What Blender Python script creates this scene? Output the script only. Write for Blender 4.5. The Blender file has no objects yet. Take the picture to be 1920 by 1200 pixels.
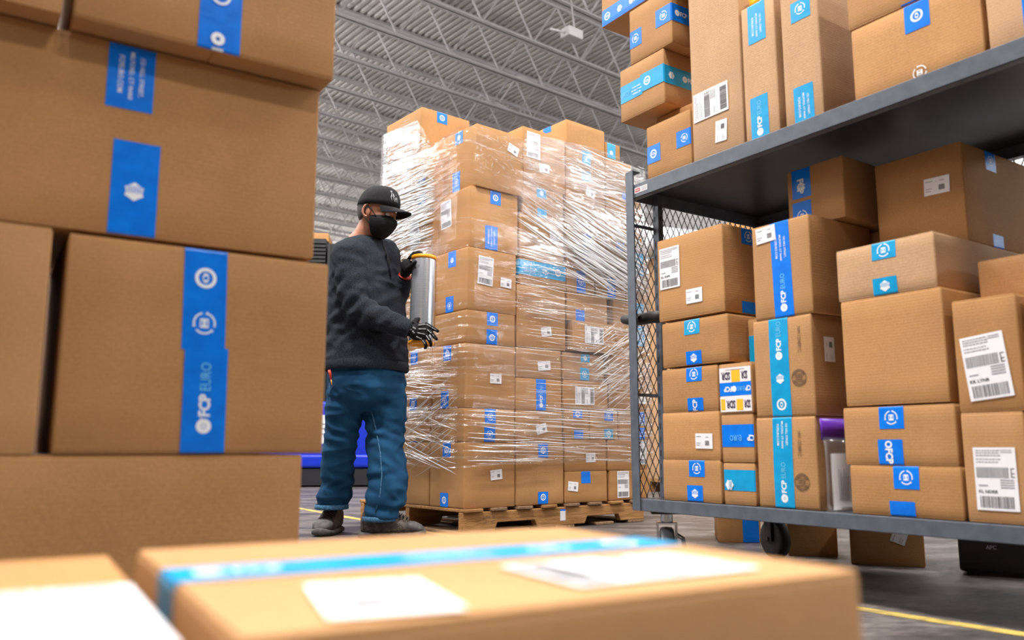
import bpy, bmesh, math, random
from mathutils import Vector, Matrix, noise
R = random.Random(7)
SC = bpy.context.scene
COL = SC.collection
rad = math.radians

# ------------------------------------------------------------------ camera, world, lights, exposure
FPX, HZ, CAM_H = 1560.0, 840.0, 0.43          # focal length in pixels of the 1920 px frame, horizon row, camera height
PITCH = math.atan((HZ - 600) / FPX)
cam = bpy.data.cameras.new('camera'); camo = bpy.data.objects.new('camera', cam); COL.objects.link(camo)
camo.location = (0, 0, CAM_H); camo.rotation_euler = (rad(90) + PITCH, 0, 0)
cam.sensor_width = 36; cam.lens = 36 * FPX / 1920; cam.clip_start = 0.02; cam.clip_end = 300
cam.dof.use_dof = True; cam.dof.focus_distance = 4.2; cam.dof.aperture_fstop = 2.8
SC.camera = camo
SC.view_settings.view_transform = 'Standard'; SC.view_settings.look = 'None'
SC.view_settings.gamma = 1; SC.view_settings.use_curve_mapping = False
SC.view_settings.exposure = 0.0
W = bpy.data.worlds.new('World'); SC.world = W; W.use_nodes = True
W.node_tree.nodes['Background'].inputs[0].default_value = (1.0, 0.95, 0.91, 1)
W.node_tree.nodes['Background'].inputs[1].default_value = 0.06
LAMPS = []
def high_bay_and_added(x, y, z, power, sx=1.2, sy=0.45, rot=39.4, tgt=None, col=(1.0, 0.96, 0.92)):  # builds the high bays and the added lamps alike
    l = bpy.data.lights.new('high_bay_and_added_light', 'AREA'); l.shape = 'RECTANGLE'; l.size = sx; l.size_y = sy
    l.energy = power; l.color = col
    o = bpy.data.objects.new('high_bay_and_added_light', l); COL.objects.link(o); o.location = (x, y, z)
    o.rotation_euler = (0, 0, rad(rot))
    if tgt:
        o.rotation_euler = (Vector(tgt) - Vector((x, y, z))).to_track_quat('-Z', 'Y').to_euler()
    LAMPS.append(o)
for (x, y, p) in [(-.9, 1.0, 1020), (4.5, -2.5, 400), (-4.6, 5.4, 420), (-3.5, -3.5, 140), (1.0, 7.0, 420), (6.5, 3.0, 200)]:
    high_bay_and_added(x, y, 7.9, p, 1.3, 0.5)
for (x, y, p) in [(6.8, 6.0, 230), (9.5, 9.0, 150), (-12.8, 9.6, 150), (-9.5, 11.5, 150), (-16, 6.5, 130), (9.5, 5.0, 130), (14, 2.5, 130), (-8.5, 5, 150),
                  (15, 12, 130), (-19, 3, 130), (-6.5, 8.0, 150), (19, 20, 300), (-14, 20, 300)]:
    high_bay_and_added(x, y, 7.9, p, 0.9, 0.35)  # small far lamps added to put streak glints on the stretch film
# added upward area lamps, unseen, that brighten the roof deck
for (x, y, p) in [(-9, 3, 640), (8, 4, 640), (-12, 14, 1300), (16, 13, 1300), (-1, -3, 400), (-14, 27, 1300), (12, 30, 1300), (-4.5, 38, 1300)]:
    high_bay_and_added(x, y, 5.2, p, 2.4, 1.2); LAMPS[-1].rotation_euler = (math.pi, 0, rad(39.4))
# added daylight-tinted panels out left and right, set for glare on the film
high_bay_and_added(-14.1, 9.5, 6.3, 430, 5.0, 1.5, tgt=(0, 4, 1.2), col=(0.93, 0.97, 1.0))
high_bay_and_added(24, 1.5, 6.6, 1300, 6.0, 1.4, tgt=(0, 4, 1.2), col=(0.93, 0.97, 1.0))

# ------------------------------------------------------------------ helpers
cp_, sp_ = math.cos(PITCH), math.sin(PITCH)
def ray(x, y):
    a, b = (x - 960) / FPX, (600 - y) / FPX
    return Vector((a, cp_ - b * sp_, sp_ + b * cp_))
CAMP = Vector((0, 0, CAM_H))
def at(x, y, Y):
    r = ray(x, y); return CAMP + r * (Y / r.y)
def onfloor(x, y, z=0.0):
    r = ray(x, y); return CAMP + r * ((z - CAM_H) / r.z)
class Frame:
    def __init__(s, ox, oy, ang):
        a = rad(ang); s.ang = a; s.o = Vector((ox, oy, 0)); s.x = Vector((math.cos(a), math.sin(a), 0)); s.y = Vector((-math.sin(a), math.cos(a), 0))
    def W(s, u, v, z): return s.o + s.x * u + s.y * v + Vector((0, 0, z))
    def hit(s, px, py, axis, off):
        n = s.y if axis == 'y' else s.x
        r = ray(px, py); t = ((s.o + n * off) - CAMP).dot(n) / r.dot(n)
        d = CAMP + r * t - s.o
        return Vector((d.dot(s.x), d.dot(s.y), d.z))

def tag(o, label=None, cat=None, group=None, kind=None):
    if label: o['label'] = label
    if cat: o['category'] = cat
    if group: o['group'] = group
    if kind: o['kind'] = kind
    return o
def empty(name, loc=(0, 0, 0), rz=0.0, **k):
    o = bpy.data.objects.new(name, None); COL.objects.link(o); o.location = loc; o.rotation_euler = (0, 0, rz); o.empty_display_size = 0.05
    return tag(o, **k)
def mesh_obj(name, verts, faces, mats, parent=None, mi=None, smooth=False, loc=None, rz=None):
    me = bpy.data.meshes.new(name); me.from_pydata([tuple(v) for v in verts], [], faces)
    for m in (mats if isinstance(mats, (list, tuple)) else [mats]): me.materials.append(m)
    if mi: me.polygons.foreach_set('material_index', mi)
    if smooth: me.polygons.foreach_set('use_smooth', [True] * len(me.polygons))
    me.update()
    o = bpy.data.objects.new(name, me); COL.objects.link(o)
    if parent: o.parent = parent
    if loc is not None: o.location = loc
    if rz is not None: o.rotation_euler = (0, 0, rz)
    return o
class MB:
    """collects shapes for ONE mesh object"""
    def __init__(s): s.v = []; s.f = []; s.m = []
    def add(s, vs, fs, mi=0):
        b = len(s.v); s.v += [Vector(v) for v in vs]; s.f += [tuple(i + b for i in f) for f in fs]; s.m += [mi] * len(fs); return s
    def box(s, x0, x1, y0, y1, z0, z1, mi=0):
        return s.add([(x0,y0,z0),(x1,y0,z0),(x1,y1,z0),(x0,y1,z0),(x0,y0,z1),(x1,y0,z1),(x1,y1,z1),(x0,y1,z1)],
                     [(0,3,2,1),(4,5,6,7),(0,1,5,4),(1,2,6,5),(2,3,7,6),(3,0,4,7)], mi)
    def tube(s, pts, r, n=8, mi=0, cap=True):
        pts = [Vector(p) for p in pts]; k = len(pts); rs = r if isinstance(r, (list, tuple)) else [r] * k
        base = len(s.v); up = None
        for i, p in enumerate(pts):
            t = (pts[min(i + 1, k - 1)] - pts[max(i - 1, 0)]).normalized()
            if up is None: up = Vector((0, 0, 1)) if abs(t.z) < 0.9 else Vector((1, 0, 0))
            a = t.cross(up).normalized(); b = a.cross(t).normalized(); up = b
            for j in range(n):
                an = 2 * math.pi * j / n
                s.v.append(p + (a * math.cos(an) + b * math.sin(an)) * rs[i])
        for i in range(k - 1):
            for j in range(n):
                j2 = (j + 1) % n
                s.f.append((base + i*n + j, base + i*n + j2, base + (i+1)*n + j2, base + (i+1)*n + j)); s.m.append(mi)
        if cap:
            s.f.append(tuple(base + j for j in range(n))[::-1]); s.m.append(mi)
            s.f.append(tuple(base + (k-1)*n + j for j in range(n))); s.m.append(mi)
        return s
    def loft(s, rings, mi=0, cap=True):
        """rings: list of lists of points of the same length"""
        base = len(s.v); n = len(rings[0])
        for r in rings: s.v += [Vector(p) for p in r]
        for i in range(len(rings) - 1):
            for j in range(n):
                j2 = (j + 1) % n
                s.f.append((base + i*n + j, base + i*n + j2, base + (i+1)*n + j2, base + (i+1)*n + j)); s.m.append(mi)
        if cap:
            s.f.append(tuple(base + j for j in range(n))[::-1]); s.m.append(mi)
            s.f.append(tuple(base + (len(rings)-1)*n + j for j in range(n))); s.m.append(mi)
        return s
    def ball(s, c, rx, ry=None, rz=None, nu=16, nv=10, mi=0, rot=None):
        ry = ry or rx; rz = rz or rx; base = len(s.v); c = Vector(c)
        vs = [Vector((0, 0, -rz))]
        for i in range(1, nv):
            ph = -math.pi/2 + math.pi * i / nv
            for j in range(nu):
                th = 2 * math.pi * j / nu
                vs.append(Vector((rx*math.cos(ph)*math.cos(th), ry*math.cos(ph)*math.sin(th), rz*math.sin(ph))))
        vs.append(Vector((0, 0, rz)))
        if rot: vs = [rot @ v for v in vs]
        s.v += [v + c for v in vs]
        fs = [(0, 1 + (j+1) % nu, 1 + j) for j in range(nu)]
        for i in range(nv - 2):
            for j in range(nu):
                a = 1 + i*nu + j; b = 1 + i*nu + (j+1) % nu
                fs.append((a, b, b + nu, a + nu))
        t = 1 + (nv-1)*nu
        fs += [(1 + (nv-2)*nu + j, 1 + (nv-2)*nu + (j+1) % nu, t) for j in range(nu)]
        s.f += [tuple(i + base for i in f) for f in fs]; s.m += [mi] * len(fs); return s
    def xf(s, M):
        s.v = [M @ v for v in s.v]; return s
    def build(s, name, mats, parent=None, smooth=False, loc=None, rz=None):
        return mesh_obj(name, s.v, s.f, mats, parent, s.m, smooth, loc, rz)
def bevel_mod(o, w=0.003, seg=2):
    m = o.modifiers.new('bevel', 'BEVEL'); m.width = w; m.segments = seg; m.limit_method = 'ANGLE'; m.angle_limit = rad(40); return o

# ------------------------------------------------------------------ materials
def mat(name, col=(.8,.8,.8), rough=.6, metal=0.0, spec=0.5, **k):
    m = bpy.data.materials.new(name); m.use_nodes = True; b = m.node_tree.nodes['Principled BSDF']
    b.inputs['Base Color'].default_value = (*col, 1); b.inputs['Roughness'].default_value = rough; b.inputs['Metallic'].default_value = metal
    b.inputs['Specular IOR Level'].default_value = spec
    for kk, v in k.items(): b.inputs[kk.replace('_', ' ')].default_value = v
    return m
def nd(m, t, **k):
    n = m.node_tree.nodes.new(t)
    for kk, v in k.items(): setattr(n, kk, v)
    return n
def lk(m, a, ao, b, bi): m.node_tree.links.new(a.outputs[ao], b.inputs[bi])
def noisy(m, scale, c0, c1, bump=0.0, bscale=None, stretch=(1,1,1), detail=4, lo=.35, hi=.65, rough=None):
    b = m.node_tree.nodes['Principled BSDF']
    tc = nd(m, 'ShaderNodeTexCoord'); mp = nd(m, 'ShaderNodeMapping'); mp.inputs['Scale'].default_value = stretch
    lk(m, tc, 'Object', mp, 'Vector'); n = nd(m, 'ShaderNodeTexNoise'); n.inputs['Scale'].default_value = scale; n.inputs['Detail'].default_value = detail
    lk(m, mp, 0, n, 'Vector'); r = nd(m, 'ShaderNodeValToRGB'); r.color_ramp.elements[0].position = lo; r.color_ramp.elements[1].position = hi
    r.color_ramp.elements[0].color = (*c0, 1); r.color_ramp.elements[1].color = (*c1, 1)
    lk(m, n, 'Fac', r, 0); lk(m, r, 0, b, 'Base Color')
    if bump:
        n2 = nd(m, 'ShaderNodeTexNoise'); n2.inputs['Scale'].default_value = bscale or scale * 3; n2.inputs['Detail'].default_value = 5
        lk(m, mp, 0, n2, 'Vector'); bp = nd(m, 'ShaderNodeBump'); bp.inputs['Strength'].default_value = bump; bp.inputs['Distance'].default_value = 0.01
        lk(m, n2, 'Fac', bp, 'Height'); lk(m, bp, 0, b, 'Normal')
    if rough:
        mr = nd(m, 'ShaderNodeMapRange'); mr.inputs[3].default_value = rough[0]; mr.inputs[4].default_value = rough[1]
        lk(m, n, 'Fac', mr, 0); lk(m, mr, 0, b, 'Roughness')
    return m
def cardboard(name, c0, c1):
    m = mat(name, c0, .72, spec=.25); b = m.node_tree.nodes['Principled BSDF']
    oi = nd(m, 'ShaderNodeObjectInfo'); mixa = nd(m, 'ShaderNodeMix', data_type='RGBA')
    mixa.inputs[6].default_value = (*c0, 1); mixa.inputs[7].default_value = (*c1, 1); lk(m, oi, 'Random', mixa, 0)
    tc = nd(m, 'ShaderNodeTexCoord')
    n = nd(m, 'ShaderNodeTexNoise'); n.inputs['Scale'].default_value = 240; n.inputs['Detail'].default_value = 3; lk(m, tc, 'Object', n, 'Vector')
    n3 = nd(m, 'ShaderNodeTexNoise'); n3.inputs['Scale'].default_value = 6; n3.inputs['Detail'].default_value = 4; lk(m, tc, 'Object', n3, 'Vector')
    mr = nd(m, 'ShaderNodeMapRange'); mr.inputs[1].default_value = .3; mr.inputs[2].default_value = .7; mr.inputs[3].default_value = .88; mr.inputs[4].default_value = 1.1; lk(m, n, 'Fac', mr, 0)
    mr3 = nd(m, 'ShaderNodeMapRange'); mr3.inputs[1].default_value = .3; mr3.inputs[2].default_value = .7; mr3.inputs[3].default_value = .92; mr3.inputs[4].default_value = 1.06; lk(m, n3, 'Fac', mr3, 0)
    mu = nd(m, 'ShaderNodeMath', operation='MULTIPLY'); lk(m, mr, 0, mu, 0); lk(m, mr3, 0, mu, 1)
    mx = nd(m, 'ShaderNodeVectorMath', operation='SCALE'); lk(m, mixa, 2, mx, 0); lk(m, mu, 0, mx, 'Scale'); lk(m, mx, 0, b, 'Base Color')
    wv = nd(m, 'ShaderNodeTexWave', bands_direction='Z'); wv.inputs['Scale'].default_value = 38; wv.inputs['Distortion'].default_value = .4; lk(m, tc, 'Object', wv, 'Vector')
    ad = nd(m, 'ShaderNodeMath', operation='MULTIPLY_ADD'); ad.inputs[1].default_value = .35; lk(m, wv, 'Fac', ad, 0); lk(m, n, 'Fac', ad, 2)
    bp = nd(m, 'ShaderNodeBump'); bp.inputs['Strength'].default_value = .12; bp.inputs['Distance'].default_value = .002; lk(m, ad, 0, bp, 'Height'); lk(m, bp, 0, b, 'Normal')
    return m
M = {}
M['kraft'] = cardboard('kraft_cardboard', (.415,.213,.080), (.465,.252,.108))
M['kraft_pale'] = cardboard('pale_kraft_cardboard', (.51,.315,.175), (.55,.335,.185))
M['kraft_warm'] = cardboard('warm_kraft_cardboard', (.48,.250,.098), (.53,.280,.112))
M['tape'] = noisy(mat('blue_tape', (.0,.24,.78), .32, spec=.35), 30, (.0,.165,.76), (.0,.205,.86), .05, 60)
M['tape_cyan'] = noisy(mat('cyan_tape', (.0,.33,.66), .32), 30, (.0,.30,.62), (.0,.36,.70), .05, 60)
M['tape_white'] = mat('white_tape', (.85,.82,.84), .4)
M['tape_yellow'] = mat('yellow_print', (.85,.50,.02), .4)
M['purple_print'] = mat('dark_purple_print', (.03,.008,.05), .45)
M['print_white'] = mat('white_print', (.86,.9,.95), .4)
M['print_pale'] = mat('pale_blue_print', (.16,.56,.86), .4)
M['paper'] = mat('white_label_paper', (.84,.84,.88), .45)
M['ink'] = mat('black_label_ink', (.035,.035,.045), .6)
M['ink_grey'] = mat('grey_label_ink', (.30,.29,.34), .6)
M['ink_stamp'] = mat('brown_stamp_ink', (.12,.065,.035), .7)
M['steel_grey'] = noisy(mat('grey_powder_coat', (.09,.105,.135), .38, spec=.5), 25, (.075,.088,.115), (.10,.118,.15), .08, 300, rough=(.32,.5))
M['deck_shaded'] = noisy(mat('shaded_powder_coat', (.03,.032,.04), .45, spec=.3), 8, (.022,.024,.030), (.034,.037,.045), .03, 60, rough=(.3,.5))  # the cart's powder coat again, with the underside's shade put into its colour
M['mesh_steel'] = mat('dark_mesh_steel', (.035,.022,.018), .5, .3)
M['black_rubber'] = noisy(mat('black_rubber', (.02,.02,.022), .6), 20, (.012,.012,.013), (.03,.03,.032))
M['chrome'] = mat('zinc_plated_steel', (.62,.64,.68), .22, 1.0)
M['grey_wheel'] = mat('grey_polymer_wheel', (.16,.17,.19), .35)
M['wood'] = noisy(mat('pallet_wood', (.5,.28,.12), .75, spec=.2), 7, (.22,.10,.035), (.47,.25,.095), .4, 30, stretch=(1, 9, 9), lo=.25, hi=.7)
M['wood_dark'] = noisy(mat('aged_pallet_wood', (.25,.16,.1), .8, spec=.2), 7, (.14,.085,.05), (.32,.2,.12), .4, 30, stretch=(9, 1, 9), lo=.25, hi=.7)
M['white_paint'] = noisy(mat('white_painted_steel', (.7,.7,.7), .5), 3, (.72,.70,.71), (.78,.76,.77))
M['deck'] = noisy(mat('grey_roof_deck', (.5,.48,.47), .55), 1.2, (.66,.64,.62), (.74,.71,.69), stretch=(1,1,1))
M['wall'] = noisy(mat('painted_wall', (.45,.43,.42), .7), 1, (.26,.25,.24), (.32,.31,.30))
M['yellow_paint'] = noisy(mat('yellow_floor_paint', (.75,.52,.05), .5), 14, (.25,.19,.09), (.62,.45,.10), lo=.35, hi=.6)
M['blue_plastic'] = mat('blue_painted_steel', (.004,.03,.52), .35)
M['black_plastic'] = mat('black_plastic', (.014,.015,.019), .45)
M['dark_void'] = mat('black_equipment_case', (.010,.010,.011), .4)
M['orange_cap'] = mat('orange_plastic', (.90,.36,.01), .4)
M['red'] = mat('red_print', (.5,.03,.02), .5)
M['purple_bag'] = mat('purple_plastic', (.13,.03,.42), .3)
M['yellow_bag'] = mat('yellow_plastic', (.85,.55,.0), .35)
M['white_roll'] = mat('white_film_roll', (.72,.76,.8), .3)

# concrete floor: worn, blotchy, faintly glossy
fm = mat('concrete_floor', (.12,.11,.105), .5); M['floor'] = fm
_b = fm.node_tree.nodes['Principled BSDF']; _tc = nd(fm, 'ShaderNodeTexCoord')
_n1 = nd(fm, 'ShaderNodeTexNoise'); _n1.inputs['Scale'].default_value = 2.2; _n1.inputs['Detail'].default_value = 9; _n1.inputs['Roughness'].default_value = .65
_n2 = nd(fm, 'ShaderNodeTexNoise'); _n2.inputs['Scale'].default_value = 26; _n2.inputs['Detail'].default_value = 6
_mp = nd(fm, 'ShaderNodeMapping'); _mp.inputs['Scale'].default_value = (1, 2.6, 1); _mp.inputs['Rotation'].default_value = (0, 0, .6)
lk(fm, _tc, 'Object', _mp, 0); lk(fm, _mp, 0, _n1, 'Vector'); lk(fm, _mp, 0, _n2, 'Vector')
_mx = nd(fm, 'ShaderNodeMath', operation='MULTIPLY_ADD'); _mx.inputs[1].default_value = .45; lk(fm, _n2, 'Fac', _mx, 0); lk(fm, _n1, 'Fac', _mx, 2)
_r = nd(fm, 'ShaderNodeValToRGB'); lk(fm, _mx, 0, _r, 0); e = _r.color_ramp.elements
e[0].position = .5; e[0].color = (.028,.024,.022, 1); e[1].position = .92; e[1].color = (.21,.188,.18, 1); _e = e.new(.70); _e.color = (.082,.072,.069, 1)
lk(fm, _r, 0, _b, 'Base Color'); _mr = nd(fm, 'ShaderNodeMapRange'); _mr.inputs[3].default_value = .3; _mr.inputs[4].default_value = .65; lk(fm, _n1, 'Fac', _mr, 0); lk(fm, _mr, 0, _b, 'Roughness')
_bp = nd(fm, 'ShaderNodeBump'); _bp.inputs['Strength'].default_value = .25; _bp.inputs['Distance'].default_value = .006; lk(fm, _n2, 'Fac', _bp, 'Height'); lk(fm, _bp, 0, _b, 'Normal')

# ------------------------------------------------------------------ lettering
_tc_cache = {}
def text2d(s, bold=0.0):
    """flat outline of a word: verts in a box 1 high, and its width"""
    key = (s, bold)
    if key in _tc_cache: return _tc_cache[key]
    cu = bpy.data.curves.new('t', 'FONT'); cu.body = s; cu.size = 1; cu.offset = bold; cu.resolution_u = 2; cu.fill_mode = 'FRONT'
    o = bpy.data.objects.new('t', cu); COL.objects.link(o)
    dg = bpy.context.evaluated_depsgraph_get(); me = bpy.data.meshes.new_from_object(o.evaluated_get(dg))
    vs = [(v.co.x, v.co.y) for v in me.vertices]; fs = [tuple(p.vertices) for p in me.polygons]
    bpy.data.objects.remove(o); bpy.data.curves.remove(cu); bpy.data.meshes.remove(me)
    if not vs: return ([], [], 1)
    x0 = min(v[0] for v in vs); x1 = max(v[0] for v in vs); y0 = min(v[1] for v in vs); y1 = max(v[1] for v in vs); h = y1 - y0
    vs = [((x - x0) / h, (y - y0) / h) for x, y in vs]
    _tc_cache[key] = (vs, fs, (x1 - x0) / h); return _tc_cache[key]
class Flat:
    """2-D drawing (s,t) with material indices and layers; later laid on a surface"""
    def __init__(s): s.v = []; s.f = []; s.m = []
    def poly(s, pts, mi, lay=1):
        b = len(s.v); s.v += [(p[0], p[1], lay) for p in pts]; s.f.append(tuple(range(b, b + len(pts)))); s.m.append(mi)
    def rect(s, x0, y0, x1, y1, mi, lay=1): s.poly([(x0,y0),(x1,y0),(x1,y1),(x0,y1)], mi, lay)
    def grid(s, x0, y0, x1, y1, nx, ny, mi, lay=0):
        b = len(s.v)
        for j in range(ny + 1):
            for i in range(nx + 1): s.v.append((x0 + (x1-x0)*i/nx, y0 + (y1-y0)*j/ny, lay))
        for j in range(ny):
            for i in range(nx):
                a = b + j*(nx+1) + i; s.f.append((a, a+1, a+nx+2, a+nx+1)); s.m.append(mi)
    def ring(s, cx, cy, r0, r1, mi, a0=0, a1=360, n=20, lay=1):
        n = max(4, int(n * (a1 - a0) / 360)); b = len(s.v)
        for i in range(n + 1):
            a = rad(a0 + (a1 - a0) * i / n)
            for r in (r0, r1): s.v.append((cx + r*math.cos(a), cy + r*math.sin(a), lay))
        for i in range(n): s.f.append((b+2*i, b+2*i+1, b+2*i+3, b+2*i+2)); s.m.append(mi)
    def disc(s, cx, cy, r, mi, ry=None, n=16, lay=1):
        s.poly([(cx + r*math.cos(2*math.pi*i/n), cy + (ry or r)*math.sin(2*math.pi*i/n)) for i in range(n)], mi, lay)
    def text(s, t, cx, cy, h, mi, rot=0, bold=0.0, w=None, lay=1):
        vs, fs, tw = text2d(t, bold); sx = h if not w else w / tw
        c, d = math.cos(rad(rot)), math.sin(rad(rot)); b = len(s.v)
        for x, y in vs:
            X = (x - tw/2) * sx; Y = (y - .5) * h; s.v.append((cx + X*c - Y*d, cy + X*d + Y*c, lay))
        s.f += [tuple(i + b for i in f) for f in fs]; s.m += [mi] * len(fs)
    def merge(s, o, M2):
        b = len(s.v); s.v += [(*M2(x, y), l) for x, y, l in o.v]; s.f += [tuple(i + b for i in f) for f in o.f]; s.m += o.m
# tape art, drawn along +s (s = along the tape, in units of tape width), centred on t = 0.  1 = white, 2 = pale blue
def art(kind):
    f = Flat()
    if kind == 'logo':                                           # length 1.75
        f.ring(.19, 0, .06, .175, 1, 20, 380, 18); f.disc(.19, 0, .045, 1); f.poly([(.26,.03),(.40,.10),(.30,-.06)], 1)
        f.text('FCP', .68, 0, .27, 1, bold=.035, w=.52); f.text('EURO', 1.36, 0, .24, 2, w=.66)
    elif kind == 'addr':
        for i, t in enumerate(['155 HILL STREET,', 'MILFORD, CT 06460', 'FCPEURO.COM']):
            f.text(t, .6, -.22 + .22*i, .115, 1, rot=180, w=[.95, 1.15, .9][i], bold=.01)
    elif kind == 'recycle':
        for a in (0, 120, 240): f.ring(.3, 0, .225, .265, 1, a + 12, a + 100, 18)
        for a in (105, 225, 345):
            c, d = .3 + .245*math.cos(rad(a)), .245*math.sin(rad(a)); f.disc(c, d, .05, 1, n=3)
        f.rect(.19, -.10, .24, .10, 1); f.rect(.36, -.10, .41, .10, 1); f.rect(.24, -.03, .36, .03, 1); f.rect(.25, .07, .35, .1, 1); f.rect(.25, -.1, .35, -.07, 1)
    elif kind == 'ring':
        f.ring(.3, 0, .17, .25, 1, n=22); f.disc(.3, 0, .12, 1, ry=.075); f.disc(.3, 0, .05, 0, ry=.05, lay=2)
    elif kind == 'badge':
        f.poly([(.08,0),(.16,.12),(.20,.2),(.30,.17),(.40,.2),(.44,.12),(.52,0),(.44,-.12),(.40,-.2),(.30,-.17),(.20,-.2),(.16,-.12)], 1)
        for i in range(-3, 4): f.rect(.27 + .0, i*.045 - .008, .43, i*.045 + .008, 0, 2)
    return f
ART = {k: art(k) for k in ('logo', 'addr', 'recycle', 'ring', 'badge')}
ALEN = {'logo': 1.75, 'addr': 1.2, 'recycle': .6, 'ring': .6, 'badge': .6}
SEQ = ['logo', 'addr', 'recycle', 'ring', 'badge']
def art_fill(f, L, w, phase, off=.22):
    """fill a strip of length L (m), width w with the repeating print, starting at SEQ[phase]"""
    s = off; i = phase; Lw = L / w
    while s + ALEN[SEQ[i % 5]] * .99 <= Lw - .05:
        k = SEQ[i % 5]; ox = s
        f.merge(ART[k], lambda x, y, ox=ox: ((ox + x) * w, y * w)); s += ALEN[k] + .5; i += 1
    if s == off and Lw > .62:                                     # short tab: one centred emblem
        k = ['recycle', 'ring', 'badge'][phase % 3]; ox = Lw/2 - .3
        f.merge(ART[k], lambda x, y: ((ox + x) * w, y * w))

# ------------------------------------------------------------------ boxes
RR = 0.005
def rbox(mb, x0, x1, y0, y1, z0, z1, r=RR, bul=(0, 0, 0, 0, 0, 0), n=5, mi=0):
    """rounded cuboid whose faces swell by bul = (front, right, back, left, top, bottom)"""
    S = (x1 - x0, y1 - y0, z1 - z0); r = min(r, min(S) * .45)
    def ticks(L): return [0, r*.3, r] + [r + (L - 2*r) * i / n for i in range(1, n)] + [L - r, L - r*.3, L]
    idx = {}; fs = []
    def vert(p, nrm, b, s, t):
        q = [min(max(p[i], r), S[i] - r) for i in range(3)]; d = Vector([p[i] - q[i] for i in range(3)])
        d = d.normalized() * r if d.length > 1e-9 else Vector((0, 0, 0))
        P = Vector(q) + d + Vector(nrm) * b * (4*s*(1-s)) * (4*t*(1-t)) + Vector((x0, y0, z0))
        k = (round(P.x, 6), round(P.y, 6), round(P.z, 6))
        if k not in idx: idx[k] = len(mb.v); mb.v.append(P)
        return idx[k]
    specs = [(0, 2, 1, 0, (0,-1,0), bul[0], False), (1, 2, 0, 1, (1,0,0), bul[1], False), (0, 2, 1, 1, (0,1,0), bul[2], True),
             (1, 2, 0, 0, (-1,0,0), bul[3], True), (0, 1, 2, 1, (0,0,1), bul[4], False), (0, 1, 2, 0, (0,0,-1), bul[5], True)]
    for a, b, c, hi, nrm, bb, flip in specs:
        ta, tb = ticks(S[a]), ticks(S[b]); g = []
        for q in tb:
            row = []
            for p in ta:
                P = [0, 0, 0]; P[a] = p; P[b] = q; P[c] = S[c] if hi else 0
                row.append(vert(P, nrm, bb, p / S[a], q / S[b]))
            g.append(row)
        for j in range(len(tb) - 1):
            for i in range(len(ta) - 1):
                f = (g[j][i], g[j][i+1], g[j+1][i+1], g[j+1][i])
                mb.f.append(f[::-1] if flip else f); mb.m.append(mi)
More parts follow.
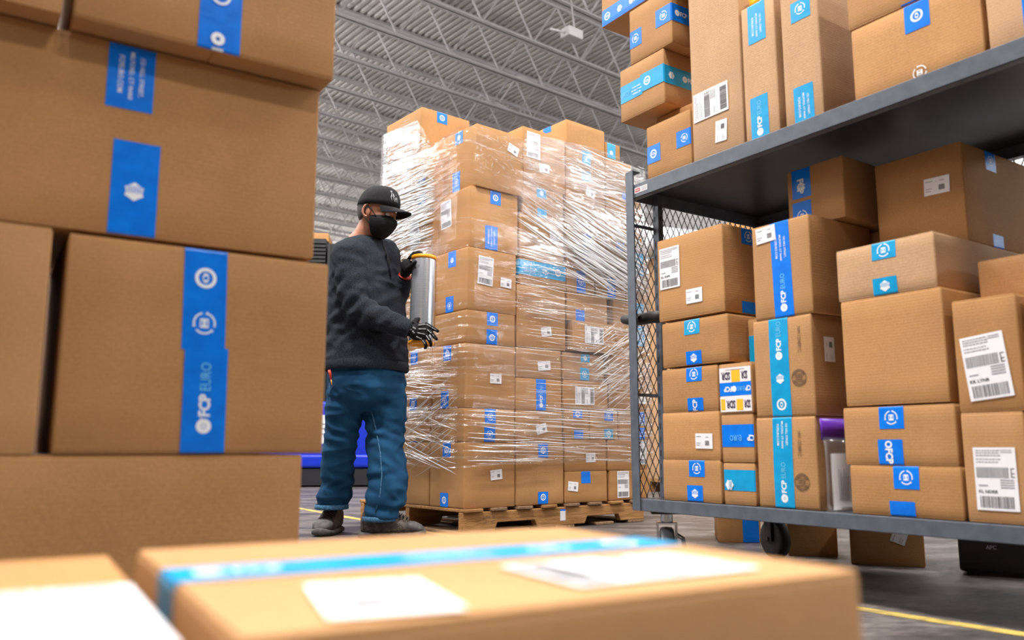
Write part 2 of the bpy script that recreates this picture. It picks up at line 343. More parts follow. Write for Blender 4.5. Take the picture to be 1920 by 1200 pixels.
class Box:
    """a closed carton; origin at its front left bottom corner, local x along its front, y into depth"""
    def __init__(s, frame, u, v, z, w, d, h, label, group, mat_='kraft', yaw=0.0, seam='x', name='cardboard_box', bulge=None):
        s.fr, s.u, s.v, s.z, s.w, s.d, s.h = frame, u, v, z, w, d, h
        bl = [R.uniform(-.001, .0028), 0, 0, R.uniform(-.001, .0012), 0, 0]
        if bulge is not None: bl[0] = bulge
        s.bul = bl; mb = MB(); g = .0022
        rbox(mb, 0, w, 0, d, g, h - g, bul=bl)
        if seam == 'x':
            for a, b in ((.0, d/2 - .0015), (d/2 + .0015, d)):
                rbox(mb, .002, w - .002, a + .001, b - .001, h - .006, h, r=.0018, n=1); rbox(mb, .002, w - .002, a + .001, b - .001, 0, .006, r=.0018, n=1)
        else:
            for a, b in ((.0, w/2 - .0015), (w/2 + .0015, w)):
                rbox(mb, a + .001, b - .001, .002, d - .002, h - .006, h, r=.0018, n=1); rbox(mb, a + .001, b - .001, .002, d - .002, 0, .006, r=.0018, n=1)
        s.o = mb.build(name, M[mat_], smooth=True, loc=frame.W(u, v, z), rz=frame.ang + rad(yaw)); s.yaw = yaw
        tag(s.o, label, 'box', group)
    # --- surface mapping
    def dims(s, face): return {'F': (s.w, s.h, s.bul[0]), 'R': (s.d, s.h, s.bul[1]), 'L': (s.d, s.h, s.bul[3]), 'T': (s.w, s.d, 0)}[face]
    def P(s, face, a, b, off):
        A, B, bu = s.dims(face)
        x, y = min(max(a / A, 0), 1), min(max(b / B, 0), 1)
        a = min(max(a, .0008), A - .0008); b = min(max(b, .0008), B - .0008)
        o = off + bu * (4*x*(1-x)) * (4*y*(1-y))
        for q, L in ((a, A), (b, B)):
            e_ = min(q, L - q)
            if e_ < RR: o -= RR - math.sqrt(max(RR*RR - (RR - max(e_, 0))**2, 0))
        if face == 'T': o = off
        return {'F': lambda: (a, -o, b), 'R': lambda: (s.w + o, a, b), 'L': lambda: (-o, s.d - a, b), 'T': lambda: (a, b, s.h + o)}[face]()
    def px(s, face, x, y):
        """pixel of the photograph -> (s,t) on a face"""
        n = s.fr
        if face == 'F': h = n.hit(x, y, 'y', s.v); return (h.x - s.u, h.z - s.z)
        if face == 'R': h = n.hit(x, y, 'x', s.u + s.w); return (h.y - s.v, h.z - s.z)
        if face == 'L': h = n.hit(x, y, 'x', s.u); return (s.v + s.d - h.y, h.z - s.z)
    def lay(s, face, fl, name, mats, M2, base=.0008):
        vs = [s.P(face, *M2(x, y), base + l * .0004) for x, y, l in fl.v]
        return mesh_obj(name, vs, fl.f, mats, s.o, fl.m)
    def tape(s, face, c, a, b, w=.072, vert=True, phase=None, m='tape', up=True, lift=0, tilt=0.0, off=.22):
        """strip centred at c, from a to b along its run"""
        phase = R.randrange(5) if phase is None else phase
        f = Flat(); L = b - a; n = max(3, int(L / .02))
        tk = [0, .0025, .005] + [.005 + (L - .01) * i_ / n for i_ in range(1, n)] + [L - .005, L - .0025, L]
        for i_ in range(len(tk) - 1): f.grid(tk[i_], -w/2, tk[i_+1], w/2, 1, 4, 0)
        if phase >= 0: art_fill(f, L, w, [0, 2, 3, 1, 4][phase], off)
        mats = [M[m], M['print_white'], M['print_pale']]
        if vert: M2 = (lambda x, y: (c - y + tilt * x, a + x)) if up else (lambda x, y: (c + y + tilt*(L - x), b - x))
        else: M2 = (lambda x, y: (a + x, c + y + tilt * x)) if up else (lambda x, y: (b - x, c - y + tilt*(L - x)))
        t = s.lay(face, f, 'tape', mats, M2, .0008 + lift); return t
    def tab(s, face, xc, y0, y1, **k):
        """a tape end seen in the photograph at column xc between rows y0 (top) and y1 (bottom); snaps to the box edge it folds over"""
        c, t1 = s.px(face, xc, y0); _, t0 = s.px(face, xc, y1); A, B, _ = s.dims(face)
        if t1 > B - .03: t1 = B
        if t0 < .03: t0 = 0
        c = min(max(c, .04), A - .04); t0 = max(0, t0); t1 = min(B, t1)
        if t1 - t0 < .02: t0 = max(0, t1 - .05)
        return s.tape(face, c, t0, t1, **k)
    def label(s, face, cx, cy, kind='small', rot=0, code=None, px=True, k=1.0, asp=1.0):
        if px: cx, cy = s.px(face, cx, cy)
        f = Flat()
        if kind == 'ship':
            w, h = .100*k, .152*k; f.grid(-w/2, -h/2, w/2, h/2, 3, 4, 0)
            u = w / 100
            def r(x0, y0, x1, y1, mi): f.rect(-w/2 + x0*u, -h/2 + y0*u, -w/2 + x1*u, -h/2 + y1*u, mi)
            rr = random.Random(int((cx + cy) * 1e4))
            for yy in (143, 137, 131, 122, 115):
                x = 6
                while x < 60: q = rr.uniform(3, 9); r(x, yy, x + q, yy + 2.6, 2); x += q + 1.5
            for yy in (144, 139): r(66, yy, 92, yy + 2, 2)
            x = 5
            while x < 82:
                q = rr.uniform(.8, 2.4)
                r(x, 78, x + q*.6, 104, 1)
                x += q + rr.uniform(.3, .8)
            r(86, 80, 95, 82, 1); r(86, 88, 95, 90, 1); r(86, 80, 88, 102, 1); r(86, 100, 95, 102, 1)
            for yy in (72, 66, 60, 54): r(60, yy, 92, yy + 3, 2)
            r(8, 58, 30, 61, 2)
            if code: f.text(code, -w/2 + 30*u, -h/2 + 45*u, 8*u, 1, bold=.03, w=46*u)
            x = 9
            while x < 90: q = rr.uniform(.8, 3.2); r(x, 6, x + q, 34, 1); x += q + rr.uniform(1, 2.4)
        else:
            w, h = .076*k*asp, .051*k; f.grid(-w/2, -h/2, w/2, h/2, 2, 2, 0); u = w / 76
            def r(x0, y0, x1, y1, mi): f.rect(-w/2 + x0*u, -h/2 + y0*u, -w/2 + x1*u, -h/2 + y1*u, mi)
            for yy, e1 in ((40, 26), (18, 24), (11, 20)): r(4, yy, e1, yy + 2, 2)
            r(46, 38, 60, 40, 2)
            for i in range(6): r(44 + i*3, 11, 45.8 + i*3, 27, 1)
        c, d = math.cos(rad(rot)), math.sin(rad(rot)); A, B, _ = s.dims(face)
        hw = (abs(w*c) + abs(h*d))/2 + .004; hh = (abs(w*d) + abs(h*c))/2 + .004
        if A > 2*hw: cx = min(max(cx, hw), A - hw)
        if B > 2*hh: cy = min(max(cy, hh), B - hh)
        return s.lay(face, f, 'shipping_label' if kind == 'ship' else 'packing_label', [M['paper'], M['ink'], M['ink_grey']], lambda x, y: (cx + x*c - y*d, cy + x*d + y*c), .0022)
    def stamp(s, face, x, y, r=.03):
        cx, cy = s.px(face, x, y); f = Flat(); f.ring(0, 0, r*.9, r, 0, n=24); f.ring(0, 0, r*.66, r*.7, 0, n=20)
        for q in (-.4, -.2, 0, .2, .4): f.rect(-r*.5, r*q - r*.05, r*.5, r*q + r*.05, 0)
        f.ring(0, 0, r*.76, r*.84, 0, 20, 160, 14); f.ring(0, 0, r*.76, r*.84, 0, 200, 340, 14)
        return s.lay(face, f, 'printed_stamp', [M['ink_stamp']], lambda a, b: (cx + a, cy + b), .0008)
    def words(s, face, x, y, t, h, w, rot=90, m='ink_stamp', bold=.0):
        cx, cy = s.px(face, x, y); f = Flat(); f.text(t, 0, 0, h, 0, w=w, bold=bold); c, d = math.cos(rad(rot)), math.sin(rad(rot))
        return s.lay(face, f, 'printed_marking', [M[m]], lambda a, b: (cx + a*c - b*d, cy + a*d + b*c), .0012)

exec_parts = []
# ================================================================== SETTING
mb = MB(); mb.add([(-45, -25, 0), (60, -25, 0), (60, 60, 0), (-45, 60, 0)], [(0, 1, 2, 3)])
tag(mb.build('floor', M['floor']), kind='structure')
HALL = Frame(0, 0, 39.4)
Z_CH, Z_DK = 8.0, 9.02
def hall(name, mb, m, smooth=False): return tag(mb.build(name, m, smooth=smooth, rz=HALL.ang), kind='structure')
mb = MB(); per = .152; u = -22.0; prof = []
while u < 50:
    prof += [(u, Z_DK), (u + per*.42, Z_DK), (u + per*.5, Z_DK + .05), (u + per*.92, Z_DK + .05)]; u += per
n0 = len(prof)
vs = [(a, -22, b) for a, b in prof] + [(a, 49, b) for a, b in prof]
mb.add(vs, [(i, i + 1, n0 + i + 1, n0 + i) for i in range(n0 - 1)])
hall('ceiling', mb, M['deck'])
mb = MB(); mb.box(-22, 50, 48.6, 48.9, 0, 9.0); hall('wall_back', mb, M['wall'])
mb = MB(); mb.box(49.6, 49.9, -22, 48.6, 0, 9.0); hall('wall_right', mb, M['wall'])
mb = MB(); mb.box(-22.3, -22, -22, 48.6, 0, 9.0); hall('wall_left', mb, M['wall'])

def joist_mesh():
    mb = MB(); L0, L1 = -16.0, 46.0
    for s in (-1, 1):                                            # double-angle chords
        a, b = sorted((s*.012, s*.085)); mb.box(L0, L1, a, b, Z_CH, Z_CH + .010)
        a, b = sorted((s*.012, s*.020)); mb.box(L0, L1, a, b, Z_CH, Z_CH + .075)
        a, b = sorted((s*.012, s*.075)); mb.box(L0, L1, a, b, Z_DK - .010, Z_DK - .002)
        a, b = sorted((s*.012, s*.020)); mb.box(L0, L1, a, b, Z_DK - .075, Z_DK - .002)
    x = L0 + .3; P = 1.22
    while x < L1 - P:
        mb.tube([(x, 0, Z_CH + .04), (x + P*.5, 0, Z_DK - .04)], .021, 6); mb.tube([(x + P*.5, 0, Z_DK - .04), (x + P, 0, Z_CH + .04)], .021, 6)
        x += P
    return mb
jm = None; k = 0
for v in [8.38 + 1.4 * i for i in range(21)]:
    if jm is None: o = joist_mesh().build('roof_joist', M['white_paint'], loc=HALL.W(0, v, 0), rz=HALL.ang); jm = o
    else:
        o = jm.copy(); COL.objects.link(o); o.location = HALL.W(R.uniform(-.3, .3), v, 0)
    o.name = 'trim_%d' % k; k += 1; tag(o, kind='structure')
# bridging braces between the joists
mb = MB()
for u0 in (5.6, 11.6, 17.6, 23.6, 29.6):
    for i in range(20):
        v = 8.38 + 1.4 * i
        mb.tube([(u0, v, Z_CH + .05), (u0, v + 1.4, Z_DK - .05)], .022, 5); mb.tube([(u0 + .06, v, Z_DK - .05), (u0 + .06, v + 1.4, Z_CH + .05)], .022, 5)
o = mb.build('trim_%d' % k, M['white_paint'], rz=HALL.ang); tag(o, kind='structure')
# heater / junction unit hanging under the deck
jb = empty('junction_box', HALL.W(0, 0, 0), label='small white junction box hung between the ceiling joists', cat='box')
q = HALL.hit(1072, 66, 'y', 9.2); jb.location = HALL.W(q.x, 9.2, q.z); jb.rotation_euler = (0, 0, HALL.ang)
mb = MB(); rbox(mb, -.16, .16, -.11, .11, -.07, .09, r=.02); mb.build('housing', M['white_paint'], jb, True)
MB().tube([(.1, .05, .08), (.16, .1, .2), (.12, .3, Z_DK - q.z)], .015).build('conduit', M['white_paint'], jb, True)
MB().tube([(-.14, 0, 0), (-.55, -.1, -.12)], .022).build('bracket', M['white_paint'], jb, True)

# yellow floor lines
def floor_line(pts, w, i):
    P = [onfloor(*p) for p in pts]; d = (P[-1] - P[0]).normalized(); n = Vector((-d.y, d.x, 0)); e0 = P[0] - d * 1.5; e1 = P[-1] + d * 1.6
    nn = 30; vs = []; fs = []
    for j in range(nn + 1):
        p = e0.lerp(e1, j / nn)
        for s in (-1, 1): q = p + n * s * w/2 * (1 + .12 * noise.noise(p * 7 + Vector((s, 0, 0)))); vs.append((q.x, q.y, .0012))
    for j in range(nn): fs.append((2*j, 2*j+1, 2*j+3, 2*j+2))
    tag(mesh_obj('trim_%d' % i, vs, fs, M['yellow_paint']), kind='structure')
floor_line([(570, 955), (690, 978), (800, 997)], .055, 40)
floor_line([(1625, 1144), (1920, 1190)], .05, 41)

# ================================================================== STACK OF CARTONS CLOSE ON THE LEFT
LF = Frame(-.383, 1.62, 33)
GL = 'cartons stacked close by on the left'
b = Box(LF, -.62, .0, .0, .60, .42, .418, 'plain brown carton at the foot of the near left stack', GL)
b2 = Box(LF, -1.16, .0, .0, .53, .42, .418, 'brown carton at the bottom left corner of the photo, beside the plain foot carton', GL)
b = Box(LF, -.443, -.004, .42, .461, .40, .372, 'blurred brown carton with full-height blue tape, under the widest near carton', GL, bulge=.001, seam='y')
cL = b.px('F', 385, 660)[0]
t = b.tape('F', cL - .004, .185, .372, w=.076, phase=1, tilt=-.02, off=.35); b.tape('F', cL + .004, 0, .19, w=.076, phase=0, lift=.0005, tilt=-.01, off=.45)
b = Box(LF, -.97, .0, .42, .503, .40, .378, 'tapeless brown carton at the left edge, left of the one with full-height tape', GL)
b = Box(LF, -.80, -.002, .80, .787, .42, .352, 'widest carton of the near left stack, with a blue tape piece above and one below', GL, bulge=.001)
b.tab('F', 252, 62, 208, w=.078, phase=3, up=True); b.tab('F', 258, 268, 446, w=.078, phase=4, up=True, off=.73)
b = Box(LF, -.468, -.055, 1.157, .464, .42, .33, 'carton jutting out atop the near left stack, blue tape down its front', GL, seam='y')
b.tape('F', b.px('F', 412, 60)[0], 0, .33, w=.076, phase=-1); b.words('F', 407, 105, 'FC', .021, .030, -90, 'print_white', .04)
f = Flat(); f.ring(0, 0, .004, .0125, 0, 30, 390); cx, cy = b.px('F', 408, 74); b.lay('F', f, 'tape_print', [M['print_white']], lambda x, y: (cx + x, cy + y), .0022); f = Flat(); f.ring(0, 0, .013, .018, 0); cx2, cy2 = b.px('F', 414, -6); b.lay('F', f, 'tape_print', [M['print_white']], lambda x, y: (cx2 + x, cy2 + y), .0022)
b = Box(LF, -.98, -.05, 1.157, .495, .42, .30, 'carton cut off by the top left corner of the photo', GL)

# ================================================================== FOREGROUND CARTONS UNDER THE LENS
GF = Frame(onfloor(1050, 987, .34).x, onfloor(1050, 987, .34).y, 30.3)
GG = 'cartons right in front of the camera'
b = Box(GF, -.452, -.405, .0, .452, .405, .34, 'large blurred carton in the foreground with blue tape along its top and two white labels', GG, mat_='kraft', bulge=.002)
cc = b.d - .178
b.tape('T', cc, 0, b.w, vert=False, w=.072, phase=0, m='tape_cyan'); b.tape('L', b.d - cc, b.h - .06, b.h, w=.072, phase=-1, m='tape_cyan')
def gl(x, y): h = GF.o; p = onfloor(x, y, .34) - h; return (p.dot(GF.x) - b.u, p.dot(GF.y) - b.v)
b.label('T', *gl(1180, 1068), kind='ship', rot=-90, px=False, k=1.08); b.label('T', *gl(745, 1138), rot=-100, px=False, k=1.5)
b = Box(GF, -1.02, -.42, .0, .548, .43, .336, 'foreground carton at the lower left corner, carrying a big white address label', GG)
b.label('T', *gl(120, 1150), kind='ship', rot=0, px=False, k=1.38)

# ================================================================== WRAPPED PALLET
PF = Frame(-.243, 4.212, 39.4)
GP = 'cartons wrapped together on the wooden pallet'
pal = empty('wooden_pallet', PF.W(0, 0, 0), PF.ang, label='worn wooden pallet under the film-wrapped tower of cartons', cat='pallet')
PL, PD = 1.33, 1.02
mb = MB()
for yy in (0.0, .49, .98):                                       # notched stringers
    mb2 = MB(); y0, y1 = yy, yy + .04
    pts = [(0, .016), (.2, .016), (.22, .055), (.47, .055), (.49, .016), (.84, .016), (.86, .055), (1.11, .055), (1.13, .016), (PL, .016), (PL, .112), (0, .112)]
    nn = len(pts)
    mb2.add([(x, y0, z) for x, z in pts] + [(x, y1, z) for x, z in pts], [tuple(range(nn))] + [tuple(range(nn, 2*nn))[::-1]] + [(i, nn + i, nn + (i+1) % nn, (i+1) % nn) for i in range(nn)])
    bevel_mod(mb2.build('stringer', M['wood'], pal), .003, 1)
for i in range(8):
    x = i * (PL - .12) / 7; w = .12 if i in (0, 7) else .105
    o = MB().box(x, x + w, -.012 + R.uniform(-.004, .004), PD + .012, .113, .129).build('deck_board', M['wood_dark'] if i % 3 else M['wood'], pal); bevel_mod(o, .003, 1)
for x in (0, .3, .62, .93, PL - .14): bevel_mod(MB().box(x, x + .14, 0, PD, .001, .0155).build('bottom_board', M['wood_dark'], pal), .002, 1)
f = Flat(); f.grid(-.02, -.03, .02, .03, 1, 1, 0); f.rect(-.02, .022, .02, .03, 1)
x0 = PF.hit(1055, 963, 'y', 0).x
mesh_obj('pallet_tag', [(x0 + x, -.0015 - l*.0003, .07 + y) for x, y, l in f.v], f.f, [M['paper'], M['tape']], pal, f.m)
f = Flat(); f.text('ISPM-15', 0, .011, .014, 0, w=.07); f.text('US-1  HT', 0, -.011, .014, 0, w=.07); x0 = PF.hit(917, 975, 'y', 0).x
mesh_obj('burned_stamp', [(x0 + x, -.0012, .072 + y) for x, y, l in f.v], f.f, [M['ink_stamp']], pal, f.m)

def P(u0, u1, z0, z1, label, v=0.0, d=.298, **k):
    return Box(PF, u0 + .002, v, z0 + .001, u1 - u0 - .004, d, z1 - z0 - .002, label, GP, **k)
# corner column (both of its faces show)
b = P(0, .336, .13, .459, 'bottom carton at the near corner of the pallet, two tape ends on its left face', mat_='kraft'); b.label('F', 930, 890, rot=5); b.tab('L', 833, 924, 950); b.tab('L', 838, 829, 857)
b = P(0, .334, .459, .631, 'shallow carton above the bottom corner one, two blue tape ends on its right face'); b.tab('F', 919, 765, 795, phase=1); b.tab('F', 918, 800, 829, phase=0)
b = P(.006, .338, .631, .963, 'corner carton just below the rolled film, with a small label on its right face'); b.label('F', 929, 710); b.tab('L', 839, 645, 676); b.tab('L', 834, 733, 763)
b = P(.014, .338, .963, 1.137, 'shallow corner carton beside the gloved lower hand'); b.tab('F', 923, 584, 611, phase=3); b.tab('F', 922, 618, 647, phase=2)
b = P(.018, .345, 1.137, 1.470, 'corner carton beside the film roll with large and small white labels', mat_='kraft_warm'); b.label('F', 910, 508, 'ship', rot=-4); b.label('F', 948, 531, rot=-3); b.tab('L', 848, 470, 501); b.tab('L', 843, 556, 586, phase=1)
b = P(.032, .358, 1.470, 1.803, 'corner carton with an address label left and two tape ends right, second from the top', mat_='kraft_warm'); b.tab('F', 929, 358, 384, phase=3); b.tab('F', 921, 424, 471, phase=3, w=.085); b.label('L', 837, 403, 'ship', rot=4)
b = P(.058, .386, 1.803, 2.150, 'topmost corner carton, tilted small label high on its right face', v=-.012, d=.305, mat_='kraft_warm'); b.label('F', 962, 281, rot=-18); b.tab('L', 861, 239, 270); b.tab('L', 856, 323, 357, phase=0)
# left face, second and third columns from the corner
for u0, z0, z1, dd, v0, lab, m_ in [(.0, .13, .46, .27, .302, 'bottom carton beside the front boot, left of the pallet corner', 'kraft'), (.0, .46, .63, .27, .302, 'shallow carton left of the corner column behind crossed film strands', 'kraft'),
        (.0, .63, .96, .27, .302, 'carton seen just right of the man\'s thigh', 'kraft'), (.006, .96, 1.30, .27, .302, 'carton hidden mostly behind the film roll', 'kraft'),
        (.008, 1.30, 1.47, .27, .302, 'shallow carton between raised glove and roll top', 'kraft'), (.0, 1.47, 1.79, .27, .302, 'carton with a slanted address label just right of the black mask', 'kraft_warm'),
        (.0, 1.79, 2.08, .515, .298, 'carton right above the cap brim, two tape pieces on its face', 'kraft_warm')]:
    b = P(u0, .33, z0, z1, lab, v=v0, d=dd, mat_=m_)
    if z0 == 1.47: b.label('L', 778, 440, 'ship', rot=8)
    if z0 == 1.79: b.tab('L', 791, 333, 348); b.tab('L', 791, 365, 384, phase=3)
    if z0 == .63: b.tab('L', 777, 660, 684); b.tab('L', 775, 746, 767)
    if z0 == .46: b.tab('L', 776, 832, 850)
for z0, z1, lab in [(.13, .46, 'bottom carton behind the man\'s front leg'), (.46, .96, 'tall carton behind the man\'s knees'), (.96, 1.44, 'tall carton behind the man\'s chest'), (1.44, 1.62, 'shallow carton behind the black mask with a tape end'), (1.62, 1.79, 'small carton behind the cap brim')]:
    b = P(0, .33, z0, z1, lab, v=.575, d=.27)
    if z0 in (1.44, 1.62): b.tab('L', 731, 461, 479) if z0 == 1.44 else None
b = P(0, .345, 2.081, 2.375, 'highest carton on the far left of the wrapped tower, tape end on its right face', v=.436, d=.39, mat_='kraft_warm'); b.tab('F', 829, 212, 232, phase=3); b.label('L', 764, 262, rot=6)
# second column of the right face
D2 = .50
b = P(.340, .682, .131, .457, 'square bottom carton second from the pallet corner, blue ends top and bottom', d=D2); b.tab('F', 1018, 830, 858, phase=3); b.tab('F', 1018, 922, 946, phase=2)
b = P(.340, .676, .457, .629, 'carton with a crooked small label behind tight film, second column third row from below', d=D2); b.label('F', 1015, 804, rot=14)
b = P(.340, .672, .629, .803, 'flat carton with a full-height blue tape, second column', d=D2); b.tab('F', 1014, 710, 771, phase=0)
b = P(.344, .672, .803, .966, 'flat carton with a small barcode label right of the corner column', d=D2); b.label('F', 1020, 686, rot=6, asp=1.2)
b = P(.350, .708, .968, 1.312, 'tall plain carton with one small tilted label in the middle of the right face', d=D2); b.label('F', 1024, 622, rot=8)
b = P(.366, .716, 1.312, 1.462, 'flat carton wrapped sideways by a bright blue tape band', d=D2, bulge=.002); b.tape('F', .098, 0, .346, vert=False, w=.085, phase=3, m='tape_cyan'); b.tape('L', .098, D2 - .03, D2, vert=False, w=.085, phase=-1, m='tape_cyan')
b = P(.370, .700, 1.462, 1.712, 'carton with a small label directly above the one with the sideways band', d=D2); b.label('F', 1040, 443, rot=2)
b = P(.386, .700, 1.712, 1.884, 'flat carton second from the top of the second column, two small tape ends', d=D2); b.tab('F', 1015, 351, 371, phase=1, m='tape_cyan'); b.tab('F', 1016, 392, 409, phase=-1, m='tape_cyan')
b = P(.390, .718, 1.884, 2.224, 'top carton of the second column with a tall address label at its left', d=D2, mat_='kraft_warm'); b.label('F', 1000, 273, 'ship', rot=-1); b.label('F', 1020, 316, rot=4)
# third column
b = P(.690, 1.022, .131, .302, 'flat bottom carton with tape end and small label, third from the pallet corner', d=D2); b.tab('F', 1098, 882, 906, phase=-1); b.label('F', 1074, 912, rot=-6)
b = P(.690, 1.020, .302, .478, 'flat carton with a small label above the third bottom carton', d=D2); b.label('F', 1107, 858, rot=2)
b = P(.690, .884, .478, .645, 'left one of the two narrow cartons side by side', d=D2); b.tab('F', 1083, 769, 784); b.tab('F', 1085, 806, 824, phase=-1)
b = P(.888, 1.118, .478, .645, 'right one of the two narrow cartons side by side', d=D2); b.tab('F', 1141, 770, 789); b.tab('F', 1141, 804, 824, m='tape_cyan')
b = P(.684, 1.040, .645, .810, 'carton with a sideways address label, third column below the tape pair', d=D2); b.label('F', 1096, 742, 'ship', rot=90)
b = P(.680, 1.012, .810, .964, 'carton with two teal tape ends, third column under the jutting box', d=D2); b.tab('F', 1097, 659, 679, m='tape_cyan'); b.tab('F', 1096, 690, 710, m='tape_cyan')
b = P(.742, 1.090, .976, 1.150, 'jutting carton under wrinkled bright film with a sideways address label', v=-.02, d=D2); b.label('F', 1114, 629, 'ship', rot=90)
b = P(.720, 1.048, 1.150, 1.314, 'flat carton with a lone tape end above the jutting one', d=D2); b.tab('F', 1088, 581, 598, phase=-1)
b = P(.720, .944, 1.314, 1.448, 'small carton crossed by vertical tape above the lone tape end', d=D2); b.tab('F', 1089, 492, 562, phase=0)
b = P(.950, 1.210, 1.314, 1.448, 'small carton with vertical tape nearest the cart post in mid height', d=D2); b.tab('F', 1146, 503, 575, phase=1)
b = P(.722, 1.044, 1.448, 1.678, 'carton with two stacked tape ends under the brightest slanting film', d=D2); b.tab('F', 1100, 439, 463, phase=3); b.tab('F', 1100, 467, 492, phase=1)
b = P(.722, 1.046, 1.678, 2.000, 'tall carton with a crumpled label under slanting film, third column', d=D2); b.label('F', 1107, 362, rot=-14)
b = P(.724, 1.050, 2.000, 2.190, 'carton second from top in the third column, tape ends veiled by film', d=D2); b.tab('F', 1099, 284, 309, phase=1, m='tape_cyan'); b.tab('F', 1099, 321, 340, phase=2, m='tape_cyan')
b = P(.728, 1.052, 2.190, 2.352, 'highest carton of the third column, tape end on its left face', d=D2, mat_='kraft_warm'); b.tab('L', 1026, 233, 250)
# fourth column, half behind the cart's post
D4 = .50
b = P(1.040, 1.372, .131, .302, 'bottom carton at the right end of the pallet with a tall address label', d=D4); b.label('F', 1168, 908, 'ship')
b = P(1.028, 1.372, .302, .478, 'carton at the pallet\'s right end with a leaning address label by the cart post', d=D4); b.label('F', 1202, 846, 'ship', rot=-3, k=.9)
b = P(1.124, 1.380, .478, .645, 'carton at the pallet\'s right end with blue tape seen through the mesh', d=D4); b.tab('F', 1201, 773, 797, phase=1); b.tab('F', 1201, 802, 823, phase=-1)
b = P(1.046, 1.372, .645, .976, 'carton at the pallet\'s right end with a small label seen through the mesh', d=D4); b.label('F', 1206, 749)
b = P(1.096, 1.376, .976, 1.312, 'carton with teal tape at cart handle height, right end of the tower', d=D4); b.tab('F', 1206, 560, 600, m='tape_cyan'); b.tab('F', 1206, 612, 650, m='tape_cyan')
b = P(1.214, 1.380, 1.314, 1.630, 'narrow upright carton with teal tape behind the cart post', d=D4); b.tab('F', 1208, 470, 520, m='tape_cyan')
b = P(1.052, 1.212, 1.448, 1.672, 'small carton left of the cart post beneath the slanting film', d=D4); b.tab('F', 1172, 433, 446)
b = P(1.052, 1.372, 1.674, 1.996, 'carton beside the top of the cart post', d=D4); b.tab('F', 1173, 358, 375)
b = P(1.054, 1.290, 1.996, 2.190, 'carton high at the right edge of the tower', d=D4); 
b = P(1.056, 1.188, 2.190, 2.290, 'smallest carton on the upper right edge of the tower, under bright film', d=D4); b.tab('F', 1146, 275, 290, m='tape_cyan')

# ================================================================== STEEL CART
CF = Frame(.446, 3.096, -56)
CL, CD = 1.62, .76
cart = empty('shelf_cart', CF.W(0, 0, 0), CF.ang, label='grey two-shelf steel cart with diamond mesh sides, loaded with cartons', cat='cart')
def tray(name, zt, th, dz):
    mb = MB()
    
    for a in ((0, CL, 0, .006), (0, CL, CD - .006, CD), (0, .006, 0, CD), (CL - .006, CL, 0, CD)): mb.box(a[0], a[1], a[2], a[3], zt - th, zt + .001)
    for a in ((0, CL, 0, .03), (0, CL, CD - .03, CD)): mb.box(a[0], a[1], a[2], a[3], zt - th, zt - th + .004)
    return mb.build(name, [M['steel_grey']], cart)
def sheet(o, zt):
    MB().box(.001, CL - .001, .001, CD - .001, zt - .004, zt).build('sheet', M['deck_shaded'], o)
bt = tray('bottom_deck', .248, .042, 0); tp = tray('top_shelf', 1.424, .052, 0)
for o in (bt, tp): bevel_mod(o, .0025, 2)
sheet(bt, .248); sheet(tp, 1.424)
def post(x, y, sx, sy, z0, z1):
    mb = MB(); a = .042; t = .004
    mb.box(*sorted((x, x + sx*a)), *sorted((y, y + sy*t)), z0, z1); mb.box(*sorted((x, x + sx*t)), *sorted((y, y + sy*a)), z0, z1)
    mb.box(*sorted((x, x + sx*a)), *sorted((y, y + sy*a)), z1 - .004, z1)
    return mb.build('post', M['steel_grey'], cart)
for x, sx in ((-.006, 1), (CL + .006, -1)):
    for y, sy in ((-.006, 1), (CD + .006, -1)):
        bevel_mod(post(x, y, sx, sy, .206, 1.482), .0015, 1)
mb = MB(); mb.box(.004, .034, .125, .150, .25, 1.40)
o = mb.build('slotted_upright', M['steel_grey'], cart)
mb = MB(); z = .30
while z < 1.36: mb.box(.012, .0165, .1242, .1252, z, z + .022); mb.box(.0335, .0345, .135, .139, z, z + .022); z += .05
mb.build('slots', M['black_rubber'], o)
mb = MB(); mb.box(CL - .034, CL - .004, .125, .150, .25, 1.40); mb.build('slotted_upright', M['steel_grey'], cart)
for z in (.62, 1.27): MB().box(-.002, .004, .0, .125, z, z + .012).build('side_rail', M['steel_grey'], cart)
def mesh_panel(org, du, L, z0, z1, name='mesh_panel'):
    """expanded diamond mesh: bars along two diagonals"""
    mb = MB(); cw, ch = .032, .062; org = Vector(org); du = Vector(du); n = Vector((-du.y, du.x, 0)); Hh = z1 - z0
    def bar(a, b, off):
        A = org + du * a[0] + Vector((0, 0, z0 + a[1])) + n * off; B = org + du * b[0] + Vector((0, 0, z0 + b[1])) + n * off
        d = (B - A).normalized(); s = d.cross(n) * .0013; q = n * .0011
        vs = [A - s - q, A + s - q, A + s + q, A - s + q, B - s - q, B + s - q, B + s + q, B - s + q]
        mb.add(vs, [(0,1,5,4),(1,2,6,5),(2,3,7,6),(3,0,4,7)])
    slope = ch / cw
    c = -Hh / slope
    while c < L:
        x0, x1 = c, c + Hh / slope
        a0 = max(x0, 0); a1 = min(x1, L)
        if a1 > a0:
            bar((a0, (a0 - x0) * slope), (a1, (a1 - x0) * slope), .0006); bar((a0, Hh - (a0 - x0) * slope), (a1, Hh - (a1 - x0) * slope), -.0006)
        c += cw
    return mb.build(name, M['mesh_steel'], cart)
mesh_panel((.001, 0, 0), (0, 1, 0), CD, .25, 1.375)
mesh_panel((CL - .001, 0, 0), (0, 1, 0), CD, .25, 1.375)
mesh_panel((0, CD - .001, 0), (1, 0, 0), CL, .25, 1.375)
f = Flat(); f.grid(-.035, -.011, .035, .011, 1, 1, 0); f.rect(-.031, -.007, -.004, .007, 1)
f.text('VARCO', .0 - .0175, 0, .006, 0, w=.022, bold=.03, lay=2); 
for yy in (-.005, 0, .005): f.rect(.002, yy - .001, .03, yy + .001, 2)
